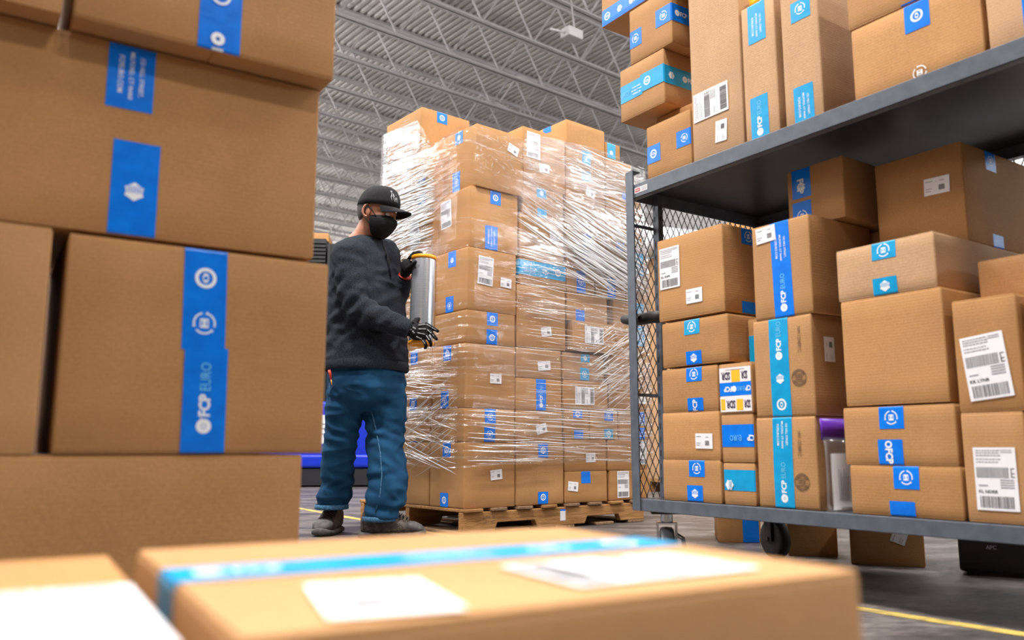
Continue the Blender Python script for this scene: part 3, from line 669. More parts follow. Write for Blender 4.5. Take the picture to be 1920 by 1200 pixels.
mesh_obj('maker_plate', [(.075 + x, -.0012 - l*.0003, 1.398 + y) for x, y, l in f.v], f.f, [M['white_paint'], M['red'], M['ink_grey']], cart, f.m)
# push handle, padded
h_ = MB(); p0 = CF.hit(1160, 600, 'y', .18); hz = .915
h_.tube([(-.115, .06, hz + .012), (-.105, .06, hz + .012), (-.06, .06, hz + .004), (.0, .06, hz), (.06, .06, hz), (.11, .06, hz - .004)], [.008, .017, .022, .023, .023, .023], 12)
h_.build('push_handle', M['black_rubber'], cart, True)
def caster(x, y, swivel=0.0, dark=False):
    c = empty('caster', (x, y, 0), swivel); c.parent = cart; del_ = None
    o = MB().box(-.055, .055, -.045, .045, .196, .206).build('mount_plate', M['black_rubber'], c)
    mb = MB()
    for s in (-1, 1):
        mb.box(*sorted((s*.030, s*.036)), -.022, .022, .066, .165)
    mb.box(-.036, .036, -.026, .026, .160, .167); mb.tube([(0, 0, .165), (0, 0, .197)], .022, 14); mb.tube([(-.042, 0, .075), (.042, 0, .075)], .009, 10)
    bevel_mod(mb.build('fork', M['chrome'] if not dark else M['black_rubber'], c, False), .002, 2)
    rings = []
    for xx, rr in ((-.024, .05), (-.024, .066), (-.018, .0735), (0, .0755), (.018, .0735), (.024, .066), (.024, .05)):
        rings.append([(xx, rr*math.cos(2*math.pi*j/28), .075 + rr*math.sin(2*math.pi*j/28)) for j in range(28)])
    wm = MB().loft(rings); wm.build('wheel', M['black_rubber'] if dark else M['grey_wheel'], c, True)
    if not dark: MB().tube([(.036, .02, .12), (.06, .035, .105), (.065, .04, .07)], .008, 8).build('brake_lever', M['chrome'], c, True)
caster(.075, .085, rad(50)); caster(.09, .66, rad(75), True); caster(CL - .1, .1, rad(80), True); caster(CL - .1, .66, rad(80), True)

GB = 'cartons on the lower deck of the steel cart'
ZB = .2485
def S(u0, u1, z0, z1, label, v=.03, d=.34, g=None, **k):
    return Box(CF, u0 + .002, v, z0 + .0006, u1 - u0 - .004, d, z1 - z0 - .0012, label, g or GB, **k)
b = S(.118, .392, ZB, .390, 'bottom left carton on the cart deck, two tape ends on its front', d=.33); b.tab('F', 1306, 862, 894, phase=0); b.tab('F', 1303, 910, 939, phase=1)
b = S(.122, .394, .390, .554, 'carton second from the deck at the mesh end, one small label right of centre', d=.33, mat_='kraft_warm'); b.label('F', 1321, 827, rot=-1)
b = S(.126, .3935, .554, .708, 'carton third from the deck at the mesh end, left of the white SDR tape', d=.33); b.tab('F', 1301, 686, 715, phase=0); b.tab('F', 1304, 746, 773, phase=-1)
_c, _ = b.px('F', 1304, 757); b.words('F', 1304, 760, 'FCP', .022, .04, 90, 'print_white', .03)
b = S(.132, .447, .714, .876, 'carton fourth from the deck at the mesh end, tape ends above and below', d=.33); b.tab('F', 1297, 598, 627, phase=2, m='tape_cyan'); b.tab('F', 1301, 658, 686, phase=1)
b = S(.119, .438, .884, 1.188, 'large carton topping the mesh-end stack, address label in its upper left', d=.36, mat_='kraft_warm'); b.label('F', 1256, 502, 'ship', rot=0, code='KL SDPR'); b.label('F', 1302, 554, rot=0)
b.tab('R', 1402, 432, 459, phase=0); b.tab('R', 1404, 566, 591, phase=1)
b = S(.396, .531, ZB, .384, 'small carton with a wrinkled horizontal tape, bottom of the narrow stack', d=.30, v=.034); b.tape('F', .078, 0, .131, vert=False, w=.066, phase=-1, m='tape_cyan')
f_ = Flat(); f_.merge(ART['badge'], lambda x, y: ((x - .3) * .08, y * .08)); cx, cy = b.px('F', 1369, 909); b.lay('F', f_, 'tape_print', [M['tape_cyan'], M['print_white'], M['print_pale']], lambda x, y: (cx + x, cy + y), .0022)
b = S(.396, .534, .384, .541, 'small carton with a broad blue tape, middle of the narrow stack', d=.30, v=.032); b.tape('F', .085, 0, .134, vert=False, w=.072, phase=-1)
f_ = Flat(); f_.text('EURO', -.018, 0, .018, 2, rot=180, w=.048); f_.text('CP', .044, 0, .020, 1, rot=180, w=.028, bold=.04); cx, cy = b.px('F', 1388, 821); b.lay('F', f_, 'tape_print', [M['tape'], M['print_white'], M['print_pale']], lambda x, y: (cx + x, cy + y), .0022)
b = S(.3955, .538, .541, .706, 'small carton covered by white SDR tape with yellow squares and a blue strip', d=.30, v=.030, bulge=0.0)
f_ = Flat(); W_, H_ = .134, .145; f_.grid(.001, 0, .006, H_, 1, 4, 3); f_.grid(.006, 0, .128, H_, 4, 4, 3); f_.grid(.128, 0, W_, H_, 2, 4, 3); f_.grid(.001, .052, .006, .096, 2, 1, 0, 1); f_.grid(.006, .052, .128, .096, 4, 1, 0, 1); f_.grid(.128, .052, W_, .096, 3, 1, 0, 1)
for (yy, xs) in ((.1, (.0,)), (.006, (.0,))):
    f_.rect(.054 if yy > .05 else .006, yy - (.004 if yy > .05 else 0), .090 if yy > .05 else .024, yy + .036, 4, 1)
    for cx_ in ((.030, .108) if yy > .05 else (.048, .116)): f_.text('SDR', cx_, yy + .018, .026, 5, rot=180, w=.038 if cx_ < .1 else .026, bold=.03, lay=2)
f_.rect(.072, .004, .099, .04, 4, 1)
f_.text('FCP', .038, .074, .018, 1, rot=180, w=.034, bold=.04, lay=2); f_.disc(.064, .074, .010, 1, lay=2); f_.text('EURO', .092, .074, .014, 2, rot=180, w=.032, lay=2); f_.text('CP', .122, .074, .018, 1, rot=180, w=.022, bold=.04, lay=2)
f_.rect(.03, H_ - .008, .11, H_ - .006, 6, 1)
b.lay('F', f_, 'tape', [M['tape'], M['print_white'], M['print_pale'], M['tape_white'], M['tape_yellow'], M['purple_print'], M['ink_grey']], lambda x, y: (x, y + .006), .001)
b = S(.450, .54, .708, .86, 'narrow carton half hidden between the mesh-end stack and the tall taped cartons', v=.12, d=.26); b.tab('F', 1409, 630, 672, phase=-1, m='tape_cyan')
# column of three tall taped cartons
b = S(.542, .765, ZB, .5245, 'bottom one of three tall taped cartons, plastic bag against its side', d=.32, seam='y'); t = b.tape('F', b.px('F', 1469, 870)[0], 0, .274, phase=0, m='tape_cyan', tilt=.01); b.words('F', 1500, 832, 'NW-1204BR1C', .012, .075, -90); b.stamp('F', 1505, 904, .026)
b = S(.546, .770, .5245, .832, 'middle one of three tall taped cartons, small label on its side', d=.32, seam='y'); b.tape('F', b.px('F', 1463, 690)[0], 0, .306, phase=2, m='tape_cyan'); b.words('F', 1499, 636, 'NW-1204BR1C', .012, .078, -90); b.stamp('F', 1499, 708, .026); b.label('R', 1554, 655, rot=90)
b = S(.558, .780, .832, 1.140, 'top one of three tall taped cartons, small label at its upper left corner', d=.32, seam='y'); b.tape('F', b.px('F', 1467, 500)[0], 0, .306, phase=0, tilt=-.02); b.label('F', 1436, 440, rot=3)
# plastic bag with purple head and papers, hanging against the side of the lowest tall carton
bag = empty('plastic_bag', CF.W(.772, .10, ZB), CF.ang, label='clear plastic bag with a purple header holding white papers, beside the tall taped carton', cat='bag')
mb = MB(); rings = []
for z, w, t in ((.0, .070, .012), (.03, .075, .02), (.10, .078, .026), (.18, .076, .022), (.215, .070, .008)):
    rings.append([(.004 + t + t*math.cos(a)*1.0, w*math.sin(a), z) for a in [2*math.pi*j/20 for j in range(20)]])
clear = mat('clear_plastic', (.9,.9,.92), .12, Transmission_Weight=.9, Alpha=.35)
mb.loft(rings).build('pouch', clear, bag, True)
mb = MB(); rings = []
for z, w, t in ((.205, .071, .008), (.24, .074, .010), (.268, .070, .005)):
    rings.append([(.004 + t + t*math.cos(a), w*math.sin(a) + .004*math.sin(a*5), z) for a in [2*math.pi*j/30 for j in range(30)]])
mb.loft(rings).build('header', M['purple_bag'], bag, True)
mb = MB(); vs = []; nn = 10
for j in range(nn + 1):
    a = -1.1 + 2.2*j/nn
    for z in (.004, .165): vs.append((.012 + .022*math.cos(a), .055*math.sin(a), z))
o = mesh_obj('paper_slip', vs, [(2*j, 2*j+2, 2*j+3, 2*j+1) for j in range(nn)], M['paper'], bag); sm = o.modifiers.new('s', 'SOLIDIFY'); sm.thickness = .0012
mb = MB(); [mb.box(.0346 + .0002*i_, .0352 + .0002*i_, -.035 + .008*i_, -.031 + .008*i_, .03, .12 - .01*(i_ % 3)) for i_ in range(6)]; mb.build('slip_print', M['ink_grey'], o)
# back row under the shelf
b = S(.60, .815, 1.145, 1.345, 'carton high under the shelf with two blue tape pieces, behind the tallest taped carton', v=.17, d=.34)
b.tab('F', 1501, 322, 372, phase=4); b.tab('F', 1503, 378, 410, phase=1); b.words('F', 1501, 350, 'FCP', .026, .05, -90, 'print_white', .03)
b = S(.60, .80, .85, 1.13, 'dark carton tucked behind the tall taped cartons', v=.37, d=.30, mat_='kraft')
b = S(.866, 1.186, ZB, .383, 'bottom carton of the wide stack, tape ends set left of centre', d=.34); b.tab('F', 1698, 872, 917, phase=2); b.tab('F', 1692, 940, 972, phase=1)
b = S(.855, 1.182, .383, .543, 'carton second from the deck in the wide stack, logo on its lower tape end', d=.34); b.tab('F', 1670, 762, 804, phase=2); b.tab('F', 1669, 824, 870, phase=-1); b.words('F', 1668, 848, 'OFCP', .022, .062, -90, 'print_white', .04)
b = S(.868, 1.172, .547, .850, 'large plain square carton in the middle of the wide stack', d=.34, mat_='kraft_warm')
b = S(.863, 1.163, .850, 1.002, 'pale carton on the plain square one, two teal tape ends', d=.62, mat_='kraft_pale'); b.tab('F', 1655, 444, 486, phase=0, m='tape_cyan'); b.tab('F', 1659, 520, 554, phase=1, m='tape_cyan')
b = S(.872, 1.150, .552, .848, 'carton behind the plain square one, only a strip of its side showing', v=.375, d=.30); b.tab('R', 1818, 551, 580)
b = S(.877, 1.150, 1.004, 1.300, 'big dark carton tucked up under the shelf, tilted small label on its front', v=.235, d=.42, mat_='kraft'); b.label('F', 1757, 348, rot=-2); b.tab('R', 1855, 287, 320, phase=1, w=.06); b.tab('R', 1871, 441, 470, phase=-1, w=.06)
b = S(1.190, 1.345, ZB, .518, 'upright carton with an address label reading KL NDRR, lower right', d=.34); b.label('F', 1868, 898, 'ship', rot=0, code='KL NDRR')
b = S(1.190, 1.352, .518, .805, 'upright carton with an address label reading KK LYNR, above the lower right one', d=.34); b.label('F', 1850, 687, 'ship', rot=6, code='KK LYNR', k=1.06)
b = S(1.20, 1.40, .808, .925, 'dim carton at the right end behind the upright ones', v=.16, d=.32)
b = S(1.357, 1.56, ZB, .565, 'plain carton cut by the right edge of the photo, low on the cart', v=.02, d=.36, mat_='kraft_warm')
b = S(1.365, 1.56, .566, .806, 'plain carton at the right edge of the photo above the low one', v=.05, d=.34)
# upper shelf
GT = 'cartons on the upper shelf of the steel cart'; ZT = 1.4245
def T(u0, u1, z0, z1, label, v=.03, d=.36, **k): return S(u0, u1, z0, z1, label, v=v, d=d, g=GT, **k)
b = T(.078, .311, ZT, 1.644, 'carton at the left end of the upper shelf, half covered by the overhanging one', d=.30); b.tape('F', .105, 0, .074, vert=False, w=.068, phase=3, up=False); b.tape('F', .118, .158, .229, vert=False, w=.062, phase=1, up=False)
b = T(-.066, .186, 1.712, 1.930, 'carton overhanging the left end of the upper shelf, tape band around its middle', v=.03, d=.23, seam='x'); 
b.z = b.z
b.tape('F', .112, 0, .13, vert=False, w=.072, phase=-1, m='tape_cyan'); b.tape('F', .120, .12, .248, vert=False, w=.072, phase=2, m='tape_cyan', lift=.0006); b.tape('R', .116, 0, .23, vert=False, w=.072, phase=4, m='tape_cyan')
f_ = Flat(); f_.text('URO', 0, 0, .020, 2, w=.05); cx, cy = b.px('F', 1170, 179); b.lay('F', f_, 'tape_print', [M['tape'], M['print_white'], M['print_pale']], lambda x, y: (max(cx, .03) + x, cy + y), .0022)
f_ = Flat(); f_.merge(ART['addr'], lambda x, y: (-(x - .6)*.05, -y*.06)); cx, cy = b.px('F', 1195, 168); b.lay('F', f_, 'tape_print', [M['tape'], M['print_white'], M['print_pale']], lambda x, y: (cx + x, cy + y), .003)
b = T(-.004, .234, 1.932, 2.160, 'carton above the overhanging one, tape crossing its front and side', d=.24); b.tape('F', .10, 0, .07, vert=False, w=.07, phase=0); b.tape('F', .125, .15, .234, vert=False, w=.07, phase=0); b.tape('R', .125, 0, .24, vert=False, w=.07, phase=0)
b = T(-.172, .30, 2.165, 2.40, 'dark-bottomed carton at the top of the upper shelf pile, blue tape on its lower edge', v=.03, d=.34); b.tape('F', .037, 0, .468, vert=False, w=.07, phase=2)
b.px
# filler carton that carries the overhanging pile
b = T(.05, .305, 1.646, 1.709, 'thin flat carton under the overhanging one', v=.11, d=.17)
b = T(.315, .549, ZT, 2.28, 'tallest upright carton on the upper shelf, address label and small label', d=.36, mat_='kraft_pale', seam='y'); b.label('F', 1333, 192, 'ship', rot=90, code=None, k=1.05); b.label('F', 1353, 245, rot=86)
b.words('F', 1317, 185, 'SR WZLR', .011, .05, -90, 'ink', .03)
b = T(.554, .694, ZT, 1.908, 'narrow upright carton next to the tallest one, yellow bag on top', d=.34, mat_='kraft_pale', seam='y'); b.tab('F', 1417, 12, 80, phase=3, m='tape_cyan'); b.tab('F', 1423, 180, 268, phase=0, m='tape_cyan')
yb = empty('yellow_bag', CF.W(.56, .06, 1.913), CF.ang, label='yellow bag on top of the narrow upright carton', cat='bag')
mb = MB(); rbox(mb, 0, .13, 0, .2, 0, .06, r=.02, bul=(.004,)*6); mb.build('pouch', M['yellow_bag'], yb, True)
b = T(.714, .856, ZT, 2.00, 'third upright carton on the upper shelf, left of the wide ones', d=.34, mat_='kraft_pale', seam='y'); b.tab('F', 1500, 0, 38, phase=1, m='tape_cyan'); b.tab('F', 1506, 160, 240, phase=3, m='tape_cyan')
b = T(.958, 1.335, ZT - .0, 1.655, 'wide carton on the upper shelf with tape ends top and bottom', d=.38, mat_='kraft_warm'); b.tab('F', 1718, 12, 57, phase=3); b.tab('F', 1729, 150, 172, phase=-1)
f_ = Flat(); f_.merge(ART['recycle'], lambda x, y: ((x - .3)*.075, y*.075)); cx, cy = b.px('F', 1728, 166); 
b.lay('F', f_, 'tape_print', [M['tape'], M['print_white'], M['print_pale']], lambda x, y: (cx + x, max(cy, .022) + y), .0022)
b = T(.952, 1.32, 1.657, 1.86, 'carton lying on the wide one at the top edge of the photo', d=.38); b.tab('F', 1712, 0, 12)
b = T(1.342, 1.56, ZT, 1.80, 'upright carton at the right end of the upper shelf with a broad blue tape', d=.36, mat_='kraft_pale', seam='y'); b.tape('F', .125, 0, .37, phase=0, w=.08)

# things on the floor under the cart
GU = 'cartons on the floor behind the cart'
UF = Frame(.93, 3.90, -56)
def U(px0, py0, px1, h, d, label, ang, m_='kraft', **k):
    a = onfloor(px0, py0); fr = Frame(a.x, a.y, ang)
    h1 = fr.hit(px1, py0, 'y', 0); return Box(fr, 0, 0, 0.0005, h1.x, d, h, label, GU, mat_=m_, **k)
b = U(1347, 1017, 1428, .33, .25, 'carton on the floor behind the black rear caster, blue tape down its right edge', -10); b.tape('F', b.w - .045, 0, .33, phase=-1)
b = U(1478, 1042, 1572, .19, .28, 'dark carton on the floor under the cart, next to the rear caster', -14)
b = U(1596, 1058, 1736, .19, .30, 'wide dark carton on the floor under the cart with a hanging paper tag', -22); b.label('F', 1688, 1000, rot=70)
a = onfloor(1800, 1078); ups = empty('equipment_case', a, rad(-32), label='black equipment case on the floor under the right end of the cart', cat='case')
mb = MB(); rbox(mb, 0, .24, 0, .30, 0.012, .15, r=.012); cs = mb.build('housing', M['dark_void'], ups, True)
mb = MB(); [mb.box(x, x + .03, y, y + .03, 0, .014) for x in (.02, .19) for y in (.02, .25)]; mb.build('foot', M['black_rubber'], ups)
f_ = Flat(); f_.text('APC', 0, 0, .014, 0, w=.032, bold=.03); mesh_obj('name_print', [(.10 + x, -.0012, .098 + y) for x, y, l in f_.v], f_.f, [M['ink_grey']], ups)

# ================================================================== BACKGROUND
# blue bin with black ribbed crates on top, behind the man
a = onfloor(560, 914); BF = Frame(a.x - .75, a.y - .02, 6)
bb = empty('blue_bin', BF.W(0, 0, 0), BF.ang, label='blue steel bin on a dark base behind the man\'s legs', cat='bin')
mb = MB(); mb.box(0, 1.75, 0, 1.1, .02, .20); mb.build('base', M['black_plastic'], bb)
mb = MB(); rbox(mb, -.02, 1.77, -.02, 1.12, .21, .36, r=.03); rbox(mb, 0, 1.75, 0, 1.1, .33, .95, r=.03); mb.build('tub', M['blue_plastic'], bb, True)
q = BF.hit(606, 805, 'y', 0); f_ = Flat(); f_.grid(-.09, -.16, .09, .16, 1, 1, 0); [f_.rect(-.05, y, .06, y + .015, 1) for y in (.05, .0, -.06)]
mesh_obj('paper_sheet', [(q.x + x, -.004 - l*.001, q.z + y) for x, y, l in f_.v], f_.f, [M['paper'], M['ink_grey']], bb, f_.m)
def crate(x, w, z0, h, label, horiz):
    c = empty('ribbed_crate', BF.W(x, .05, z0), BF.ang, label=label, cat='crate', group='black ribbed crates on the blue bin')
    mb = MB(); mb.box(0, w, .02, .9, 0, h)
    n = int((h if horiz else w) / .045)
    for i in range(n):
        if horiz: mb.box(0, w, 0, .021, .01 + i*.045, .034 + i*.045)
        else: mb.box(.01 + i*.045, .034 + i*.045, 0, .021, .0, h)
    mb.build('shell', M['black_plastic'], c)
q0 = BF.hit(560, 495, 'y', .05); q1 = BF.hit(613, 447, 'y', .05); q2 = BF.hit(614, 460, 'y', .05)
zt = q1.z; xs = q1.x
crate(xs - .85, .84, .952, .75, 'black crate with horizontal ribs, lower one on the blue bin', True)
crate(xs - .85, .84, 1.704, zt - 1.704, 'black crate with horizontal ribs beside the man\'s shoulder, under a small carton', True)
crate(xs + .01, .75, .952, .75, 'black crate with upright ribs, lower one behind the man', False)
crate(xs + .01, .75, 1.704, zt - .06 - 1.704, 'black crate with upright ribs behind the man\'s shoulder', False)
b = Box(BF, xs - .5, .2, zt + .001, .50, .4, .10, 'far small carton lying on the black ribbed crates', 'far cartons', mat_='kraft_warm')
# beyond the cart, seen through its mesh
FFR = Frame(2.0, 8.2, 20)
GX = 'far pallet load seen through the cart mesh'
fp = empty('wooden_pallet', FFR.W(-.5, 0, 0), FFR.ang, label='far pallet seen through the mesh beyond the cart', cat='pallet')
mb = MB(); [mb.box(0, 2.2, y, y + .05, .0, .10) for y in (0, .45, .9)]; [mb.box(x, x + .1, 0, .95, .10, .125) for x in [i*.21 for i in range(11)]]; mb.build('deck', M['wood'], fp)
for i, (x, w, z, h, lab, m_) in enumerate([(-.5, .52, .126, .8, 'far lower carton seen through the mesh at the left', 'kraft_pale'), (.03, .52, .126, .8, 'far lower carton seen through the mesh in the middle', 'kraft_pale'), (.56, .52, .126, .8, 'far lower carton seen through the mesh at the right', 'kraft_pale'),
        (-.5, .52, .93, .8, 'far middle carton seen through the mesh at the left', 'kraft_pale'), (.03, .52, .93, .8, 'far middle carton seen through the mesh', 'kraft_pale'), (.56, .52, .93, .9, 'far middle carton at the right, seen through the mesh', 'kraft_pale'),
        (-.48, .5, 1.735, .62, 'far upper carton below the white roll', 'kraft_pale'), (.05, .42, 1.735, .5, 'far upper carton beside the grey machine', 'kraft_pale'), (.50, .6, 1.84, 1.0, 'far upper carton at the right, high up', 'kraft_warm')]):
    b = Box(FFR, x, .02, z, w, .6, h, lab, GX, mat_=m_); 
    if i in (1, 7): b.label('F', w*.4, h*.6, px=False, k=1.6)
wr = empty('film_roll', FFR.W(-.35, .3, 2.36), FFR.ang, label='big white roll lying on the far cartons, seen through the mesh', cat='roll')
mb = MB(); rg = [[(x, .16*math.cos(2*math.pi*j/24), .165 + .16*math.sin(2*math.pi*j/24)) for j in range(24)] for x in (-.35, -.34, .55, .56)]
mb.loft(rg).build('film', M['white_roll'], wr, True)
mb = MB(); mb.tube([(-.40, 0, .165), (.60, 0, .165)], .04, 12); mb.build('core', M['kraft_warm'], wr, True)
gm = empty('grey_cabinet', FFR.W(.2, 1.1, 0), FFR.ang, label='tall grey cabinet far beyond the cart', cat='cabinet')
mb = MB(); rbox(mb, 0, 1.6, 0, .6, .0, 3.2, r=.02); mb.build('body', mat('grey_enamel', (.20,.20,.21), .5), gm, True)
for i in range(3): MB().tube([(.2 + .35*i, -.005, 2.6 + .1*(i % 2)), (.2 + .35*i, -.02, 2.6 + .1*(i % 2))], .06, 18).build('dial', M['white_paint'], gm)
# pale shrink-wrapped load behind the right end of the cart
WF = Frame(3.1, 4.1, -50)
wl = empty('wrapped_load', WF.W(0, 0, 0), WF.ang, label='pale film-wrapped load behind the right end of the cart', cat='load')
mb = MB(); rbox(mb, -.9, .7, 0, .8, .13, 2.1, r=.03, bul=(.02,)*6, n=8); mb.build('film_cover', M['white_roll'], wl, True)
mb = MB(); mb.box(-.9, .7, 0, .8, 0, .128); mb.build('pallet_base', M['wood'], wl)

# ================================================================== STRETCH FILM AROUND THE TOWER
def film_mat():
    m = bpy.data.materials.new('stretch_film'); m.use_nodes = True; nt = m.node_tree; nt.nodes.clear()
    out = nd(m, 'ShaderNodeOutputMaterial'); tr = nd(m, 'ShaderNodeBsdfTransparent'); tr.inputs[0].default_value = (.97, .97, .98, 1)
    gl = nd(m, 'ShaderNodeBsdfAnisotropic') if False else nd(m, 'ShaderNodeBsdfGlossy'); gl.inputs['Color'].default_value = (1, 1, 1, 1); gl.inputs['Roughness'].default_value = .10
    tl = nd(m, 'ShaderNodeBsdfTranslucent'); tl.inputs[0].default_value = (.95, .95, .97, 1); df = nd(m, 'ShaderNodeBsdfDiffuse'); df.inputs[0].default_value = (.95, .95, .97, 1)
    uv = nd(m, 'ShaderNodeUVMap'); mp = nd(m, 'ShaderNodeMapping'); mp.inputs['Scale'].default_value = (.8, 17, 1); lk(m, uv, 0, mp, 0)
    mp2 = nd(m, 'ShaderNodeMapping'); mp2.inputs['Scale'].default_value = (5, 13, 1); lk(m, uv, 0, mp2, 0)
    n1 = nd(m, 'ShaderNodeTexNoise'); n1.inputs['Scale'].default_value = 2.2; n1.inputs['Detail'].default_value = 4; n1.inputs['Distortion'].default_value = .25; lk(m, mp, 0, n1, 'Vector')
    n2 = nd(m, 'ShaderNodeTexNoise'); n2.inputs['Scale'].default_value = 1.2; n2.inputs['Detail'].default_value = 6; n2.inputs['Distortion'].default_value = 1.2; lk(m, mp2, 0, n2, 'Vector')
    ad = nd(m, 'ShaderNodeMath', operation='MULTIPLY_ADD'); ad.inputs[1].default_value = .4
    rg_ = nd(m, 'ShaderNodeMapRange', interpolation_type='SMOOTHSTEP'); rg_.inputs[1].default_value = .52; rg_.inputs[2].default_value = .68; lk(m, n1, 'Fac', rg_, 0)
    lk(m, n2, 'Fac', ad, 0); lk(m, rg_, 0, ad, 2)
    bp = nd(m, 'ShaderNodeBump'); bp.inputs['Strength'].default_value = 1.0; bp.inputs['Distance'].default_value = .008; lk(m, ad, 0, bp, 'Height'); lk(m, bp, 0, gl, 'Normal')
    # reflection amount: film facing us reflects little, creases more
    fr = nd(m, 'ShaderNodeLayerWeight'); fr.inputs[0].default_value = .35; lk(m, bp, 0, fr, 'Normal')
    mr = nd(m, 'ShaderNodeMapRange'); mr.inputs[1].default_value = 0; mr.inputs[2].default_value = 1; mr.inputs[3].default_value = .10; mr.inputs[4].default_value = .8; lk(m, fr, 'Facing', mr, 0)
    tri = nd(m, 'ShaderNodeMath', operation='PINGPONG'); tri.inputs[1].default_value = .5; lk(m, rg_, 0, tri, 0)
    tr2 = nd(m, 'ShaderNodeMapRange'); tr2.inputs[1].default_value = .02; tr2.inputs[2].default_value = .4; tr2.inputs[3].default_value = .28; tr2.inputs[4].default_value = 1.0; lk(m, tri, 0, tr2, 0)
    at_ = nd(m, 'ShaderNodeAttribute'); at_.attribute_name = 'slack_glare'
    g0_ = nd(m, 'ShaderNodeMath', operation='MULTIPLY'); lk(m, mr, 0, g0_, 0); lk(m, tr2, 0, g0_, 1); gm_ = nd(m, 'ShaderNodeMath', operation='MULTIPLY'); lk(m, g0_, 0, gm_, 0); lk(m, at_, 'Fac', gm_, 1)
    m1 = nd(m, 'ShaderNodeMixShader'); lk(m, gm_, 0, m1, 0); lk(m, tr, 0, m1, 1); lk(m, gl, 0, m1, 2)
    # thin milky creases where the film is gathered
    rp = nd(m, 'ShaderNodeMapRange'); rp.inputs[1].default_value = .60; rp.inputs[2].default_value = .74; rp.inputs[3].default_value = .0; rp.inputs[4].default_value = .34; lk(m, n1, 'Fac', rp, 0)
    ms = nd(m, 'ShaderNodeMixShader'); ms.inputs[0].default_value = .5; lk(m, tl, 0, ms, 1); lk(m, df, 0, ms, 2)
    rp2 = nd(m, 'ShaderNodeMath', operation='MULTIPLY'); lk(m, rp, 0, rp2, 0); lk(m, at_, 'Fac', rp2, 1)
    m2 = nd(m, 'ShaderNodeMixShader'); lk(m, rp2, 0, m2, 0); lk(m, m1, 0, m2, 1); lk(m, ms, 0, m2, 2); lk(m, m2, 0, out, 0)
    return m
FM = film_mat()
st = bpy.data.materials.new('gathered_film_glint'); st.use_nodes = True; st.node_tree.nodes.clear()  # white film colour carries the streak highlights along the creases
_o = nd(st, 'ShaderNodeOutputMaterial'); _g = nd(st, 'ShaderNodeBsdfGlossy'); _g.inputs['Roughness'].default_value = .16; _d = nd(st, 'ShaderNodeBsdfDiffuse'); _d.inputs[0].default_value = (.95,.95,.97,1)
_t = nd(st, 'ShaderNodeBsdfTransparent'); _m = nd(st, 'ShaderNodeMixShader'); _m.inputs[0].default_value = .55; lk(st, _d, 0, _m, 1); lk(st, _g, 0, _m, 2)
_m2 = nd(st, 'ShaderNodeMixShader'); _m2.inputs[0].default_value = .86; lk(st, _t, 0, _m2, 1); lk(st, _m, 0, _m2, 2); lk(st, _m2, 0, _o, 0)
wrap = empty('stretch_film', PF.W(0, 0, 0), PF.ang, label='clear stretch film wound around the tower of cartons on the pallet', cat='film')
UF_, VF_ = 1.39, .86
def wall_pt(q):
    """running distance q around the tower (q<0: left face, q>0: right face, then the far end and back)"""
    e_ = .019
    if q < 0:
        if q > -VF_: return Vector((-e_, -q, 0)), Vector((-1, 0, 0))
        return Vector((min(-q - VF_, UF_) , VF_ + e_, 0)), Vector((0, 1, 0))
    if q < UF_: return Vector((q, -e_ - .004, 0)), Vector((0, -1, 0))
    return Vector((UF_ + e_, q - UF_, 0)), Vector((1, 0, 0))
def slack_glare(q, z):
    """how loosely the film lies here: taut film is nearly invisible, slack film creases"""
    def bump(q0, q1, z0, z1, e_=.07):
        f = lambda t, a, b: max(0, min(1, (t - a) / e_)) * max(0, min(1, (b - t) / e_))
        return f(q, q0, q1) * f(z, z0, z1)
    v = .82 - .62 * bump(-.34, .40, 1.08, 2.02) - .35 * bump(-.34, .72, .55, 1.2) + .35 * bump(.7, 1.6, 1.35, 2.4) + .25 * bump(-1, -.4, 1.4, 2.4) - .3 * bump(.34, .74, 1.64, 2.0)
    return max(.12, min(1.2, v + .15 * noise.noise(Vector((q * 3, z * 3, 4)))))
def top_at(q):
    for a, b, za, zb in ((-9, -.82, 2.30, 2.31), (-.82, -.44, 2.31, 2.29), (-.44, -.30, 2.29, 2.11), (-.30, 0, 2.09, 2.12), (0, .38, 2.135, 2.12), (.38, .72, 2.17, 2.20), (.72, 1.05, 2.21, 2.335), (1.05, 1.2, 2.30, 2.26), (1.2, 9, 2.17, 2.10)):
        if a <= q < b or b == 9: return za + (zb - za) * max(0, min(1, (q - a) / (b - a)))
def band(q0, q1, z0, z1, w0, w1, seed, dq=.03, nt=16, off=0.0, curve=0.0):
    n = max(8, int((q1 - q0) / dq)); vs = []; uvs = []; rn = random.Random(seed); ph = rn.uniform(0, 99)
    for i in range(n + 1):
        a = i / n; q = q0 + (q1 - q0) * a; p, nn = wall_pt(q); zc = z0 + (z1 - z0) * a + curve * math.sin(a * math.pi); w = w0 + (w1 - w0) * a
        for j in range(nt + 1):
            t = j / nt - .5; z = zc + t * w
            ez = .02 * noise.noise(Vector((q * 3 + ph, t * 5, seed))) * (abs(t) * 2)**2 * w / .4
            d = .006 * noise.noise(Vector((q * 4, z * 9 + ph, 1.7))) + .003
            r = min(1, abs(q) / .02) if abs(q) < .02 else 1
            vs.append(p + nn * (d + off) + Vector((0, 0, min(z + ez, top_at(q) + .008 * noise.noise(Vector((q * 20, seed, 0))))))); uvs.append((q, t * w + seed * .37))
    fs = []
    for i in range(n):
        for j in range(nt):
            a = i*(nt+1) + j; fs.append((a, a + nt + 1, a + nt + 2, a + 1))
    o = mesh_obj('film_band', vs, fs, FM, wrap, smooth=True)
    ul = o.data.uv_layers.new(name='UVMap')
    for lp in o.data.loops: ul.data[lp.index].uv = uvs[lp.vertex_index]
    sl = o.data.attributes.new('slack_glare', 'FLOAT', 'POINT')
    for i_, v_ in enumerate(vs): sl.data[i_].value = slack_glare(uvs[i_][0], v_.z)
    return o
